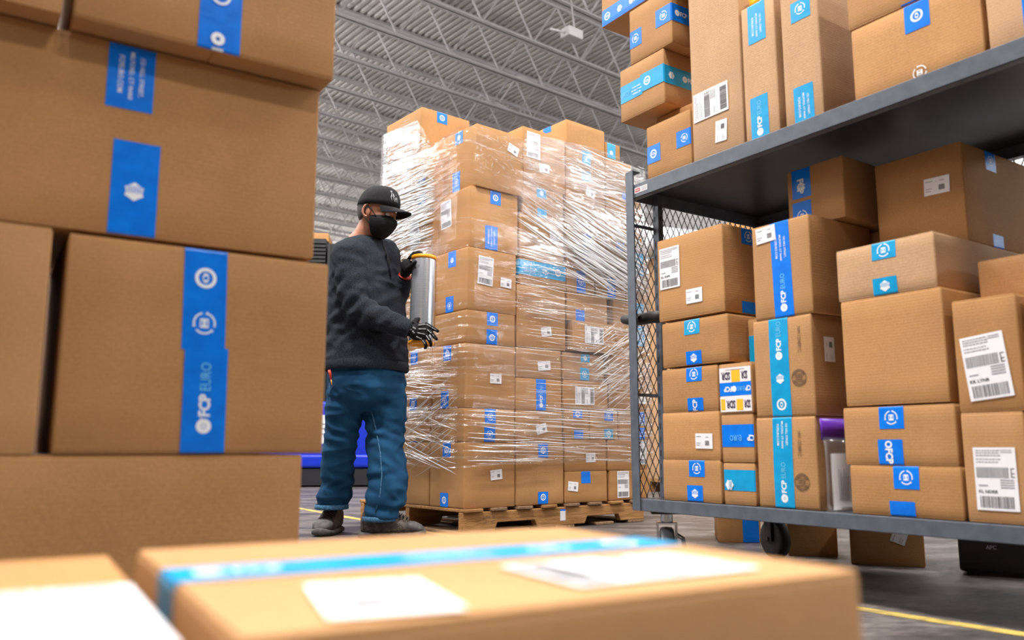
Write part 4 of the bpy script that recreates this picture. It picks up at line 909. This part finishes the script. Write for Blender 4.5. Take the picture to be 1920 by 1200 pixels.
band(-.86, 1.9, .50, .50, .34, .30, 1)
band(-.86, 1.9, .78, .74, .38, .40, 2, off=.002)
band(-.86, 1.9, 1.02, 1.02, .40, .44, 3, off=.001)
band(-.86, 1.9, 1.42, 1.30, .46, .46, 4, off=.003)
band(-.86, 1.9, 1.84, 1.56, .44, .44, 5, off=.001)
band(-.86, 1.9, 2.12, 1.88, .42, .42, 6, off=.003)
band(.38, 1.9, 2.06, 2.09, .28, .26, 7, off=.002)
band(-.86, -.42, 2.18, 2.14, .34, .30, 8, off=.002)
band(.15, 1.9, 1.92, 1.16, .20, .34, 9, off=.005)
band(-.86, -.02, 1.66, 1.84, .22, .16, 10, off=.006)
# creases: fine ridges of gathered film, whitened to stand in for lamp glints
def strands(face, regions, seed, name='film_strands'):
    rn = random.Random(seed); mb = MB()
    for (q0, q1, z0, z1, s0, s1, n, l0, l1, t0, t1) in regions:
        for _ in range(n):
            q = rn.uniform(q0, q1); z = rn.uniform(z0, z1); k = rn.uniform(s0, s1); L = rn.uniform(l0, l1); r = rn.uniform(t0, t1) * 1.6
            qa, qb = max(q - L/2, q0 - .02), min(q + L/2, q1 + .02); m_ = 5; pts = []; rs = []
            wob = rn.uniform(-.006, .006)
            for i in range(m_ + 1):
                a = i / m_; qq = qa + (qb - qa) * a; p, nn = wall_pt(qq if face > 0 else -abs(qq) if qq > -5 else qq)
                pts.append(p + nn * (.012 + rn.uniform(0, .002)) + Vector((0, 0, z + (qq - q) * k + wob * math.sin(a * 3.1)))); rs.append(r * (.15 + .85 * math.sin(math.pi * min(max(a, .03), .97))))
            mb.tube(pts, rs, 5, cap=False)
    o = mb.build(name, [st], wrap, True); tag(o, kind='stuff'); return o
# (q0,q1,z0,z1, slope range, count, length range, radius range)   right face
strands(1, [(.02, 1.36, .36, .66, -.05, .0, 95, .10, .55, .0005, .0016), (.34, 1.36, .66, .98, -.06, .03, 60, .08, .40, .0004, .0012),
            (.34, 1.36, .98, 1.30, -.06, .02, 70, .10, .45, .0004, .0013), (.32, 1.36, 1.30, 1.52, -.10, .0, 70, .10, .50, .0005, .0016),
            (.36, .80, 1.60, 1.85, -.42, -.28, 40, .10, .40, .0004, .0013), (.70, 1.36, 1.38, 1.80, -.42, -.26, 150, .12, .50, .0006, .0030), (.76, 1.36, 1.42, 1.62, -.40, -.28, 22, .3, .6, .002, .005), (.34, .9, 1.62, 1.72, -.42, -.34, 10, .3, .6, .0015, .0032),
            (.72, 1.36, 1.75, 2.18, -.16, -.02, 90, .08, .34, .0004, .0015), (.90, 1.36, .70, 1.10, .35, .75, 90, .08, .34, .0004, .0014),
            (.36, .72, 1.9, 2.16, -.06, .06, 30, .06, .2, .0003, .0010), (.0, .34, 1.40, 1.62, -.04, .02, 16, .04, .12, .0003, .0009), (.02, .34, 1.16, 1.40, -.03, .03, 16, .03, .12, .0003, .0007)], 3)
# left face (q measured from the near corner)
strands(-1, [(.26, .80, 1.52, 2.02, -.10, .10, 150, .10, .45, .0006, .0028), (.30, .84, 1.72, 1.98, .0, .12, 16, .2, .5, .002, .004), (.25, .84, 1.22, 1.5, -.02, .06, 40, .1, .4, .0005, .0015), (.03, .84, .70, .86, .03, .16, 46, .10, .5, .0005, .0014),
             (.03, .84, .38, .72, -.62, -.38, 46, .15, .60, .0005, .0012), (.03, .84, .34, .58, .12, .3, 40, .15, .5, .0005, .0014), (.45, .82, 2.08, 2.32, -.03, .05, 22, .05, .2, .0004, .0012)], 4)
# crumpled film around the shoulder of the load: irregular facets
def crumple(q0, q1, z0, z1, n, seed, s=.03):
    rn = random.Random(seed); mb = MB()
    for _ in range(n):
        q = rn.uniform(q0, q1); z = rn.uniform(z0, z1); p, nn = wall_pt(q); an = rn.uniform(0, 3.14); L = rn.uniform(.3, 1) * s; t = Vector((nn.y, -nn.x, 0)) * -1
        a = (t * math.cos(an) + Vector((0, 0, 1)) * math.sin(an)) * L; mid = t * rn.uniform(-.3, .3) * L + Vector((0, 0, rn.uniform(-.3, .3) * L))
        c = p + nn * .013 + Vector((0, 0, z)); mb.tube([c - a, c + mid + nn * .002, c + a], [.0002, rn.uniform(.0006, .0016), .0002], 4, cap=False)
    tag(mb.build('film_crumples', [st], wrap, True), kind='stuff')
crumple(-.60, -.06, 1.86, 2.07, 170, 5); crumple(.04, .34, 1.86, 2.12, 60, 6, .022); crumple(1.18, 1.36, 1.10, 1.24, 90, 7, .035); crumple(.74, .92, 1.78, 1.90, 30, 8)
crumple(.40, .48, 1.97, 2.02, 22, 9, .03)

# ================================================================== THE MAN
MY = 4.15
MO = Vector((at(690, 700, MY).x, MY + .05, 0))
man = empty('person', MO, 0, label='man in black cap, black mask, dark sweater and jeans holding a roll of stretch film', cat='person')
def mp_(px, py, Y): return at(px, py, Y) - MO
FW = Vector((.87, -.50, 0)).normalized(); SD = Vector((.50, .87, 0)).normalized()   # facing direction and his left
def ring_h(c, a, b, n=24, e_=2.3, tilt=0.0, ax=FW, ay=SD):
    pts = []
    for j in range(n):
        t = 2*math.pi*j/n; cx, sy = math.cos(t), math.sin(t)
        x = math.copysign(abs(cx)**(2/e_), cx) * a; y = math.copysign(abs(sy)**(2/e_), sy) * b
        pts.append(c + ax * x + ay * y + Vector((0, 0, x * tilt)))
    return pts
def limb(pts, rs, n=16, sq=1.0):
    mb = MB(); mb.tube(pts, rs, n); return mb
def fuse(name, mbs, voxel, mats, parent, smooth=4, disp=None, sfac=.5):
    big = MB()
    for m_ in mbs: big.add(m_.v, m_.f)
    o = mesh_obj('tmp', big.v, big.f, mats, None)
    rm = o.modifiers.new('r', 'REMESH'); rm.mode = 'VOXEL'; rm.voxel_size = voxel; rm.adaptivity = 0
    sm = o.modifiers.new('s', 'SMOOTH'); sm.iterations = smooth; sm.factor = sfac
    dg = bpy.context.evaluated_depsgraph_get(); me = bpy.data.meshes.new_from_object(o.evaluated_get(dg)); me.name = name
    bpy.data.objects.remove(o)
    if disp:
        ns = [v.normal.copy() for v in me.vertices]
        for v, n_ in zip(me.vertices, ns): v.co += n_ * disp(v.co)
    me.materials.clear(); me.materials.append(mats)
    for p in me.polygons: p.use_smooth = True
    q = bpy.data.objects.new(name, me); COL.objects.link(q); q.parent = parent; return q
skin = noisy(mat('skin', (.52,.25,.16), .5, Subsurface_Weight=.08), 18, (.34,.135,.08), (.43,.19,.12), .05, 200)
knit = noisy(mat('charcoal_knit', (.03,.036,.047), .9, spec=.15), 260, (.006,.007,.011), (.040,.048,.064), .5, 420, lo=.3, hi=.72)
denim = noisy(mat('blue_denim', (.01,.06,.15), .85, spec=.15), 9, (.005,.034,.090), (.016,.088,.190), .5, 520, lo=.3, hi=.75)
denim_edge = noisy(mat('faded_denim_seam', (.06,.18,.32), .85), 160, (.012,.07,.16), (.06,.17,.29), lo=.4, hi=.6)
black_cloth = noisy(mat('black_cloth', (.010,.010,.012), .8, spec=.2), 300, (.006,.006,.007), (.017,.017,.02), .3, 500)
boot_l = noisy(mat('brown_boot_leather', (.05,.035,.028), .6), 40, (.025,.018,.015), (.075,.055,.042), .4, 150)
boot_s = noisy(mat('boot_sole_rubber', (.06,.055,.055), .75), 30, (.04,.037,.037), (.09,.085,.085))
hair_m = noisy(mat('dark_grey_hair', (.03,.022,.018), .7), 160, (.015,.011,.010), (.07,.055,.05), .6, 300)
bone = mat('grey_glove_print', (.27,.27,.29), .6)

def folds(amp, sc, seed, extra=None):
    def f(co):
        p = Vector((co.x * sc, co.y * sc, co.z * sc * 2.1)) + Vector((seed, 0, 0))
        w = noise.noise(p + Vector((noise.noise(p * .7), noise.noise(p * .7 + Vector((9, 0, 0))), 0)) * .8)
        d = amp * (1 - 2.2 * abs(w)) * .8 + amp * .5 * noise.noise(p * .45)
        return d + (extra(co) if extra else 0)
    return f
YC = 4.17
# --- torso, arms (sweater)
tor = [(693, 447, .062, .075), (692, 455, .085, .125), (688, 467, .112, .185), (687, 490, .128, .212), (687, 530, .148, .215), (688, 570, .168, .212), (687, 620, .182, .212), (687, 660, .186, .212), (687, 693, .184, .214)]
body_parts = []
def torso(shr):
    mb = MB(); mb.loft([ring_h(mp_(x, y, YC), a - shr, b - shr) for x, y, a, b in tor]); return mb
shN, elN, wrN = (652, 476, 4.00), (667, 580, 3.94), (766, 618, 3.95)
shF, elF, wrF = (722, 476, 4.33), (738, 572, 4.26), (758, 520, 4.16)
def arm(a, e_, w, rr, seg=5):
    A, B, Cc = mp_(*a), mp_(*e_), mp_(*w); pts = []; rs = []
    for i in range(seg + 1): t = i/seg; pts.append(A.lerp(B, t)); rs.append(rr[0] + (rr[1] - rr[0]) * t)
    for i in range(1, seg + 1): t = i/seg; pts.append(B.lerp(Cc, t)); rs.append(rr[1] + (rr[2] - rr[1]) * t)
    pts = [pts[0]] + [(pts[i-1] + pts[i]*2 + pts[i+1]) / 4 for i in range(1, len(pts)-1)] + [pts[-1]]
    return limb(pts, rs)
aN = arm(shN, elN, wrN, (.080, .066, .043)); aF = arm(shF, elF, wrF, (.076, .062, .042))
shb = MB(); shb.ball(mp_(*shN) + Vector((0.01, 0, -.005)), .082, .082, .075); shb.ball(mp_(*shF), .075, .075, .072)
def arm_folds(co):
    E_ = mp_(*elN); d = (co - E_).length; g = math.exp(-(d/.16)**2)
    dirn = (mp_(*wrN) - mp_(*shN)).normalized(); return g * .009 * math.sin((co - E_).dot(dirn) * 95 + 2 * noise.noise(co * 9))
sw = fuse('sweater', [torso(0), aN, aF, shb], .010, knit, man, 6, folds(.010, 7.5, 3.1, arm_folds))
# sweater hem, cuff and collar as knitted bands
mb = MB(); mb.loft([ring_h(mp_(687, y, YC), a, b, 40) for y, a, b in ((680, .190, .219), (684, .193, .222), (694, .192, .221), (697, .186, .215))], cap=False); mb.build('hem_band', knit, sw, True)
def cuff(w, e_, r, name='cuff'):
    W1 = mp_(*w); d = (W1 - mp_(*e_)).normalized(); MB().tube([W1 - d*.035, W1 - d*.03, W1 - d*.002, W1 + d*.004], [r - .004, r + .002, r + .001, r - .005], 20).build(name, knit, sw, True)
cuff(wrN, elN, .044); cuff(wrF, elF, .043)
mb = MB(); nb = mp_(694, 446, YC); cr = [nb + (FW*math.cos(t)*.070 + SD*math.sin(t)*.078) + Vector((0, 0, .004 - .028*math.cos(t))) for t in [2*math.pi*j/28 for j in range(29)]]
mb.tube(cr, .008, 8); mb.build('collar', knit, sw, True)
mb = MB(); mb.tube([nb + FW*.075 + Vector((0, 0, -.026)), mp_(687, 490, YC) + FW*.137, mp_(688, 525, YC) + FW*.152], [.006, .006, .004], 6); mb.build('placket', black_cloth, sw, True)
# --- jeans
def leg(rows, Ys):
    rings = []
    for (x, y, r), Y in zip(rows, Ys): rings.append(ring_h(mp_(x, y, Y), r, r * .98, 20, 2.1, ax=Vector((1, 0, 0)), ay=Vector((0, 1, 0))))
    mb = MB(); mb.loft(rings); return mb
LA = [(658, 700, .088), (652, 735, .100), (647, 773, .093), (640, 810, .083), (637, 840, .079), (633, 881, .077), (630, 912, .076), (626, 932, .078), (622, 950, .080)]
YA = [4.12, 4.12, 4.13, 4.15, 4.17, 4.22, 4.25, 4.27, 4.28]
LB = [(716, 700, .098), (722, 740, .106), (723, 780, .100), (722, 812, .093), (725, 866, .094), (727, 905, .094), (725, 932, .094), (717, 955, .088), (713, 972, .082)]
YB = [4.18, 4.18, 4.17, 4.16, 4.14, 4.12, 4.12, 4.12, 4.12]
pel = MB(); pel.loft([ring_h(mp_(x, y, YC), a, b) for x, y, a, b in ((687, 672, .150, .185), (687, 695, .168, .196), (688, 725, .172, .198), (690, 755, .150, .180), (690, 775, .08, .10))])
def jf(co):
    z = co.z; d = .0045 * math.sin(z * 62 + co.x * 22 + 4 * noise.noise(co * 7)) * (1 if z < .30 else .35) + .005 * math.exp(-((z - .50)/.07)**2) * math.sin(z * 110 + co.x * 40)
    return d
jn = fuse('jeans', [leg(LA, YA), leg(LB, YB), pel], .009, denim, man, 5, folds(.011, 7.5, 8.3, jf))
def seam_on(pts, r=.0035):
    mb = MB(); mb.tube(pts, r, 6); mb.build('seam', denim_edge, jn, True)
cd = lambda x, y, Y, off: mp_(x, y, Y - off)
seam_on([cd(697, 772, 4.17, .085), cd(706, 812, 4.16, .088), cd(713, 850, 4.14, .092), cd(716, 890, 4.13, .094), cd(713, 925, 4.12, .094), cd(704, 960, 4.12, .085)])
seam_on([cd(618, 705, 4.12, .060), cd(619, 750, 4.12, .066), cd(618, 800, 4.15, .062), cd(616, 850, 4.17, .060)])
for rows, Ys, k_ in ((LA, YA, 950), (LB, YB, 973)):
    x, y, r = rows[-1]; c = mp_(x, y, Ys[-1]); mb = MB()
    mb.loft([ring_h(c + Vector((0, 0, dz)), r + dr, r + dr, 28, 2.0, tilt=.0, ax=Vector((1, 0, 0)), ay=Vector((0, 1, 0))) for dz, dr in ((.012, .001), (.009, .004), (-.009, .005), (-.012, .0))], cap=False); mb.build('hem', denim_edge, jn, True)
    # trouser stack breaking over the boot
MB().tube([cd(617, 694, 4.10, .095), cd(619, 700, 4.10, .097), cd(621, 714, 4.10, .099)], [.007, .007, .004], 8).build('pocket_clip', M['red'], jn, True)
MB().tube([cd(621, 712, 4.10, .101), cd(622, 722, 4.10, .101)], [.003, .002], 6).build('key_ring', M['orange_cap'], jn, True)
# --- head
Mh = Matrix.Translation(mp_(707, 401, 4.10)) @ Matrix.Rotation(rad(-20), 4, 'Z') @ Matrix.Rotation(rad(12), 4, 'Y')
hd = MB(); hd.ball((-.004, 0, .022), .098, .077, .104, 24, 16); hd.ball((.030, 0, -.045), .064, .060, .068, 20, 12); hd.ball((.052, 0, -.085), .034, .034, .032); hd.ball((.020, 0, -.015), .074, .070, .06)
hd.ball((.083, 0, .012), .016, .05, .014)                        # brow
hd.tube([(.088, 0, .006), (.103, 0, -.022), (.108, 0, -.036)], [.008, .012, .014], 10)   # nose
hd.ball((.092, 0, -.062), .012, .026, .010); hd.ball((.088, 0, -.075), .011, .022, .009)   # lips
for s_ in (-1, 1): hd.ball((.058, s_*.040, -.022), .026, .022, .024)
neck = MB(); neck.tube([(-.022, 0, -.02), (-.035, 0, -.075), (-.050, 0, -.125), (-.070, 0, -.165)], [.056, .052, .054, .066], 20)
for m_ in (hd, neck): m_.xf(Mh)
chest = torso(.03)
lA = leg([(x, y, r*.66) for x, y, r in LA], YA); lB = leg([(x, y, r*.66) for x, y, r in LB], YB)
pel2 = MB(); pel2.loft([ring_h(mp_(x, y, YC), a, b) for x, y, a, b in ((687, 660, .13, .16), (687, 725, .145, .17), (690, 765, .09, .12))])
bN = arm(shN, elN, wrN, (.055, .045, .030)); bF = arm(shF, elF, wrF, (.055, .045, .030))
body = fuse('body', [hd, neck, chest, pel2, lA, lB, bN, bF], .0065, skin, man, 4)
ear = MB()
for s_ in (-1, 1):
    pts = []
    for t in [i * math.pi / 9 for i in range(-2, 11)]: pts.append(Vector((-.012 - .019*math.sin(t)*-1*(-1) + 0, s_*(.078 + .008*math.sin(t)), -.004 + .031*math.cos(t))))
    ear.tube(pts, [.004, .0055, .006, .006, .006, .006, .006, .006, .0058, .0055, .006, .0065, .006], 8); ear.ball((-.006, s_*.077, -.006), .014, .006, .024)
ear.xf(Mh); ear.build('ear', skin, body, True)
eye = MB()
for s_ in (-1, 1): eye.ball((.078, s_*.032, -.004), .0125)
eye.xf(Mh); eye.build('eye', mat('eye_white', (.7,.68,.66), .2), body, True)
hb = MB(); nu, nv = 30, 7
rings = []
for j in range(nv + 1):
    z = -.062 + .10 * j / nv; r = []
    for i in range(nu + 1):
        t = rad(92) + rad(176) * i / nu; k_ = math.sqrt(max(1 - ((z - .022)/.110)**2, .05)); zz = max(z, -.062 + .05*abs(math.cos((t - math.pi)))**0 * (abs(t - math.pi)/1.5)**2)
        r.append((-.006 + .1045*k_*math.cos(t), .0835*k_*math.sin(t), zz))
    rings.append(r)
vs = [p for r in rings for p in r]; fs = [(j*(nu+1)+i, j*(nu+1)+i+1, (j+1)*(nu+1)+i+1, (j+1)*(nu+1)+i) for j in range(nv) for i in range(nu)]
hb.add(vs, fs); hb.xf(Mh); o = hb.build('hair', hair_m, man, True); sm = o.modifiers.new('s', 'SOLIDIFY'); sm.thickness = .004
# cap
cap = MB(); rings = []
for j in range(9):
    ph = rad(2) + rad(88) * j / 8; rr = []
    for i in range(36):
        t = 2*math.pi*i/36; f_r = 1 + .010*abs(math.sin(3*t))*math.cos(ph); fx = .112 + .006*math.cos(t)
        sq = (abs(math.cos(ph)))**.82
        rr.append((-.004 + fx*sq*math.cos(t)*f_r, .091*sq*math.sin(t)*f_r, .028 + .116*math.sin(ph)**.95 + .010*max(math.cos(t), 0)*math.cos(ph)*math.sin(ph)*2 - .014*(1 - math.sin(ph))*(-math.cos(t) + 0)*.8))
    rings.append(rr)
cap.loft(rings, cap=True); cap.xf(Mh); cp = cap.build('cap', black_cloth, man, True)
br = MB(); nb_, nr = 20, 5; top = []; 
for lay_ in (0, 1):
    for j in range(nr + 1):
        for i in range(nb_ + 1):
            t = rad(-62) + rad(124) * i / nb_; q_ = j / nr
            x0, y0 = .110*math.cos(t), .088*math.sin(t); ext = .080 * math.cos(t*1.38)**.6 if abs(t*1.38) < math.pi/2 else 0
            x = x0 + ext*q_ ; y = y0 * (1 - .03*q_); z = .042 - .016*q_ - 4.6*y*y*(.45 + .55*q_) - lay_*.0035
            br.v.append(Vector((x, y, z)))
st_ = (nb_ + 1) * (nr + 1)
for j in range(nr):
    for i in range(nb_):
        a = j*(nb_+1) + i; b_ = a + nb_ + 1; br.f.append((a, b_, b_+1, a+1)); br.f.append((a + st_, a+1 + st_, b_+1 + st_, b_ + st_)); br.m += [0, 0]
for i in range(nb_): a = nr*(nb_+1) + i; br.f.append((a, a + st_, a + 1 + st_, a + 1)); br.m.append(0)
br.xf(Mh); br.build('brim', black_cloth, cp, True)
MB().ball((0, 0, 0), .007, .007, .004).xf(Mh @ Matrix.Translation((-.004, 0, .146))).build('button', black_cloth, cp, True)
# raised white outline emblem on the front right of the crown
lg = MB()
def on_cap(a, b):                                                # a: angle around, b: height angle
    ph = rad(b); sq = math.cos(ph)**.82; t = rad(a); return Vector((-.004 + .1185*sq*math.cos(t) + .001, .0925*sq*math.sin(t), .030 + .117*math.sin(ph)**.95 + .006))
for stroke in ([(-30, 14), (-34, 24), (-30, 34), (-33, 42), (-28, 44), (-25, 34), (-24, 22), (-20, 14)], [(-24, 30), (-18, 42), (-12, 44), (-14, 34), (-12, 22), (-8, 14)], [(-34, 26), (-22, 28), (-10, 26)], [(-20, 14), (-17, 26), (-14, 14)]):
    lg.tube([on_cap(a, b) * 1.0 for a, b in stroke], .0011, 5)
lg.xf(Mh); lg.build('cap_emblem', M['print_white'], cp, True)
# mask
mk = MB(); rings = []
prof = [(-.126, .028, .018), (-.114, .052, .036), (-.088, .070, .052), (-.068, .082, .061), (-.048, .090, .065), (-.032, .094, .064), (-.018, .085, .058), (-.008, .074, .048)]
for z, fx, fy in prof:
    r = []
    for i in range(25):
        t = rad(-100) + rad(200) * i / 24; r.append((.026 + fx*math.copysign(abs(math.cos(t))**.85, math.cos(t)) + (.008 if abs(t) < .25 and -.06 < z < -.02 else 0), (fy + .010)*math.sin(t), z))
    rings.append(r)
vs = [p for r in rings for p in r]; fs = [(j*25+i, j*25+i+1, (j+1)*25+i+1, (j+1)*25+i) for j in range(len(prof)-1) for i in range(24)]
mk.add(vs, fs); mk.xf(Mh); mo = mk.build('face_mask', black_cloth, man, True); sm = mo.modifiers.new('s', 'SOLIDIFY'); sm.thickness = .003; sb = mo.modifiers.new('b', 'SUBSURF'); sb.levels = sb.render_levels = 1
mb = MB()
for s_ in (-1, 1):
    mb.tube([(-.020, s_*.084, .024), (.012, s_*.083, .004), (.035, s_*.074, -.020), (.045, s_*.068, -.035)], .0025, 6); mb.tube([(-.018, s_*.083, -.034), (.005, s_*.078, -.058), (.028, s_*.062, -.082)], .0022, 6)
mb.xf(Mh); mb.build('ear_loop', black_cloth, mo, True)
# --- gloves (palm, four fingers and thumb each)
def hand(name, palm, fingers, thumb, prints=None):
    parts = []
    for c, rx, ry, rz, rot in palm: m_ = MB(); m_.ball((0, 0, 0), rx, ry, rz, 16, 10); m_.xf(Matrix.Translation(mp_(*c)) @ Matrix.Rotation(rad(rot), 4, 'Y')); parts.append(m_)
    for pts, rs in fingers + [thumb]:
        m_ = MB(); P_ = [mp_(*p) for p in pts]; m_.tube(P_, rs, 12); m_.ball(P_[-1], rs[-1]*1.02, nu=12, nv=8)
        for p, r in zip(P_[1:-1], rs[1:-1]): m_.ball(p, r*1.08, nu=12, nv=8)
        parts.append(m_)
    g = fuse(name, parts, .0028, black_cloth, man, 3)
    if prints:
        pm = MB()
        for a, b, r in prints:
            A, B = mp_(*a), mp_(*b); pm.tube([A, A.lerp(B, .12), A.lerp(B, .5), A.lerp(B, .88), B], [r*.6, r*1.25, r*.7, r*1.2, r*.5], 8)
        pm.build('bone_print', bone, g, True)
    return g
fr_ = [.0105, .0100, .0092, .0078]
hand('glove', [((783, 622, 3.985), .050, .019, .043, 8), ((768, 619, 3.965), .030, .024, .032, 0), ((795, 622, 3.990), .030, .017, .042, 12)],
     [([(797, 607, 3.995), (806, 612, 3.985), (814, 617, 3.985), (821, 621, 3.995)], fr_), ([(799, 616, 3.990), (808, 623, 3.978), (814, 631, 3.982), (819, 636, 3.995)], fr_),
      ([(798, 626, 3.988), (804, 636, 3.975), (808, 643, 3.985), (808, 648, 4.000)], fr_), ([(792, 635, 3.988), (797, 643, 3.978), (799, 649, 3.988), (797, 653, 4.003)], [.0095, .009, .0082, .007])],
     ([(774, 608, 3.985), (781, 600, 4.010), (791, 597, 4.035), (799, 599, 4.045)], [.014, .012, .011, .009]),
     [((784, 610, 3.965), (798, 608, 3.977), .0028), ((784, 617, 3.963), (799, 617, 3.972), .0028), ((782, 624, 3.963), (797, 627, 3.970), .0028), ((780, 631, 3.965), (791, 636, 3.970), .0026),
      ((799, 608, 3.982), (808, 613, 3.973), .0026), ((809, 614, 3.973), (818, 619, 3.980), .0022), ((801, 618, 3.977), (809, 625, 3.966), .0026), ((811, 627, 3.967), (816, 634, 3.980), .0022),
      ((799, 629, 3.973), (805, 638, 3.962), .0026), ((792, 638, 3.972), (797, 645, 3.967), .0022), ((774, 614, 3.945), (779, 617, 3.955), .0045), ((773, 621, 3.944), (777, 625, 3.955), .0045), ((769, 618, 3.942), (772, 618, 3.945), .004)])
hand('glove', [((764, 500, 4.105), .034, .022, .042, -25), ((760, 511, 4.13), .028, .024, .026, 0)],
     [([(770, 484, 4.090), (777, 476, 4.075), (785, 474, 4.060), (792, 478, 4.050)], fr_), ([(768, 484, 4.112), (776, 475, 4.100), (785, 473, 4.088), (793, 477, 4.078)], fr_),
      ([(767, 485, 4.132), (775, 476, 4.124), (784, 474, 4.114), (792, 478, 4.106)], fr_), ([(765, 487, 4.150), (773, 479, 4.146), (781, 477, 4.138), (788, 480, 4.132)], [.0095, .009, .0082, .007])],
     ([(763, 505, 4.085), (770, 500, 4.050), (776, 495, 4.022), (779, 491, 4.005)], [.014, .012, .011, .009]))
c0 = mp_(757, 522, 4.155); d_ = (mp_(*wrF) - mp_(*elF)).normalized()
MB().tube([c0 + d_*.013, c0 + d_*.016], [.0335, .0335], 20).build('wrist_trim', M['red'], man, True)
# --- boots
def boot(ax, ay, Y, yaw, ln=1.0):
    o_ = Vector((mp_(ax, ay, Y).x, Y - MO.y, -0.0)); Mb = Matrix.Translation(o_) @ Matrix.Rotation(yaw, 4, 'Z') @ Matrix.Scale(ln, 4, (1, 0, 0))
    def sec(x, w, z0, z1, n=16):
        r = []
        for j in range(n):
            t = 2*math.pi*j/n; c_, s_ = math.cos(t), math.sin(t); y = w*math.copysign(abs(c_)**.8, c_); z = (z0+z1)/2 + (z1-z0)/2*math.copysign(abs(s_)**(.8 if s_ > 0 else .5), s_); r.append((x, y, z))
        return r
    up = MB(); up.loft([sec(-.088, .020, .03, .09), sec(-.080, .036, .022, .125), (sec(-.05, .044, .02, .155)), sec(-.01, .045, .02, .160), sec(.03, .045, .02, .130), sec(.07, .048, .02, .102), sec(.11, .052, .02, .088), sec(.15, .050, .02, .078), sec(.18, .038, .022, .062), sec(.193, .018, .025, .045)])
    up.xf(Mb); u = fuse('boot', [up], .006, boot_l, man, 3, folds(.002, 22, 5.0))
    so = MB(); so.loft([sec(-.096, .028, .0, .030), sec(-.085, .042, .0, .034), sec(-.02, .046, .0, .031), sec(.03, .046, .0, .030), sec(.09, .055, .0, .032), sec(.15, .055, .002, .036), sec(.185, .044, .006, .042), sec(.202, .020, .012, .044)]); so.xf(Mb); so.build('sole', boot_s, u, True)
    tc_ = MB(); tc_.loft([sec(.125, .053, .03, .082), sec(.15, .052, .03, .080), sec(.18, .041, .03, .066), sec(.197, .019, .03, .048)]); tc_.xf(Mb); tc_.build('toe_cap', boot_s, u, True)
    la = MB()
    for i in range(6):
        x = .03 + i*.016; z = .140 - i*.0075; la.tube([(x, -.032, z - .020), (x + .006, 0, z), (x, .032, z - .020)], .0028, 6); la.tube([(x, .032, z - .02), (x + .016, 0, z - .002), (x + .012, -.032, z - .027)], .0026, 6)
    la.xf(Mb); la.build('laces', boot_l, u, True)
boot(622, 990, 4.36, rad(-97), .95); boot(714, 995, 4.13, rad(-4), 1.08)
# --- the roll of film he holds
Ta, Ba = at(795, 488, 4.085), at(789, 641, 4.070); axr = (Ta - Ba).normalized(); Lr = (Ta - Ba).length
roll = empty('film_roll', Ba, 0, label='silver roll of stretch film with orange end caps held upright by the man', cat='roll')
roll.rotation_mode = 'QUATERNION'; roll.rotation_quaternion = axr.to_track_quat('Z', 'Y')
rm_ = mat('rolled_clear_film', (.66,.70,.76), .22, .75, Coat_Weight=.6); b_ = rm_.node_tree.nodes['Principled BSDF']
tc_ = nd(rm_, 'ShaderNodeTexCoord'); mp2_ = nd(rm_, 'ShaderNodeMapping'); mp2_.inputs['Scale'].default_value = (3, 3, 120); lk(rm_, tc_, 'Object', mp2_, 0); nn_ = nd(rm_, 'ShaderNodeTexNoise'); nn_.inputs['Scale'].default_value = 1.0; lk(rm_, mp2_, 0, nn_, 'Vector')
bb_ = nd(rm_, 'ShaderNodeBump'); bb_.inputs['Strength'].default_value = .12; bb_.inputs['Distance'].default_value = .002; lk(rm_, nn_, 'Fac', bb_, 'Height'); lk(rm_, bb_, 0, b_, 'Normal')
def cyl(name, prof, mt):
    mb = MB(); mb.loft([[(r*math.cos(2*math.pi*j/40), r*math.sin(2*math.pi*j/40), z) for j in range(40)] for r, z in prof]); o = mb.build(name, mt, roll, True); return o
cyl('film', [(.052, 0), (.0595, .001), (.060, .004), (.060, Lr - .004), (.0595, Lr - .001), (.052, Lr)], rm_)
cyl('end_cap', [(.030, Lr), (.061, Lr + .0005), (.064, Lr + .003), (.064, Lr + .016), (.061, Lr + .019), (.045, Lr + .019), (.042, Lr + .004), (.02, Lr + .003)], M['orange_cap'])
cyl('end_cap', [(.02, -.003), (.042, -.004), (.045, -.017), (.061, -.017), (.064, -.014), (.064, -.003), (.061, -.0005), (.03, 0)], M['orange_cap'])
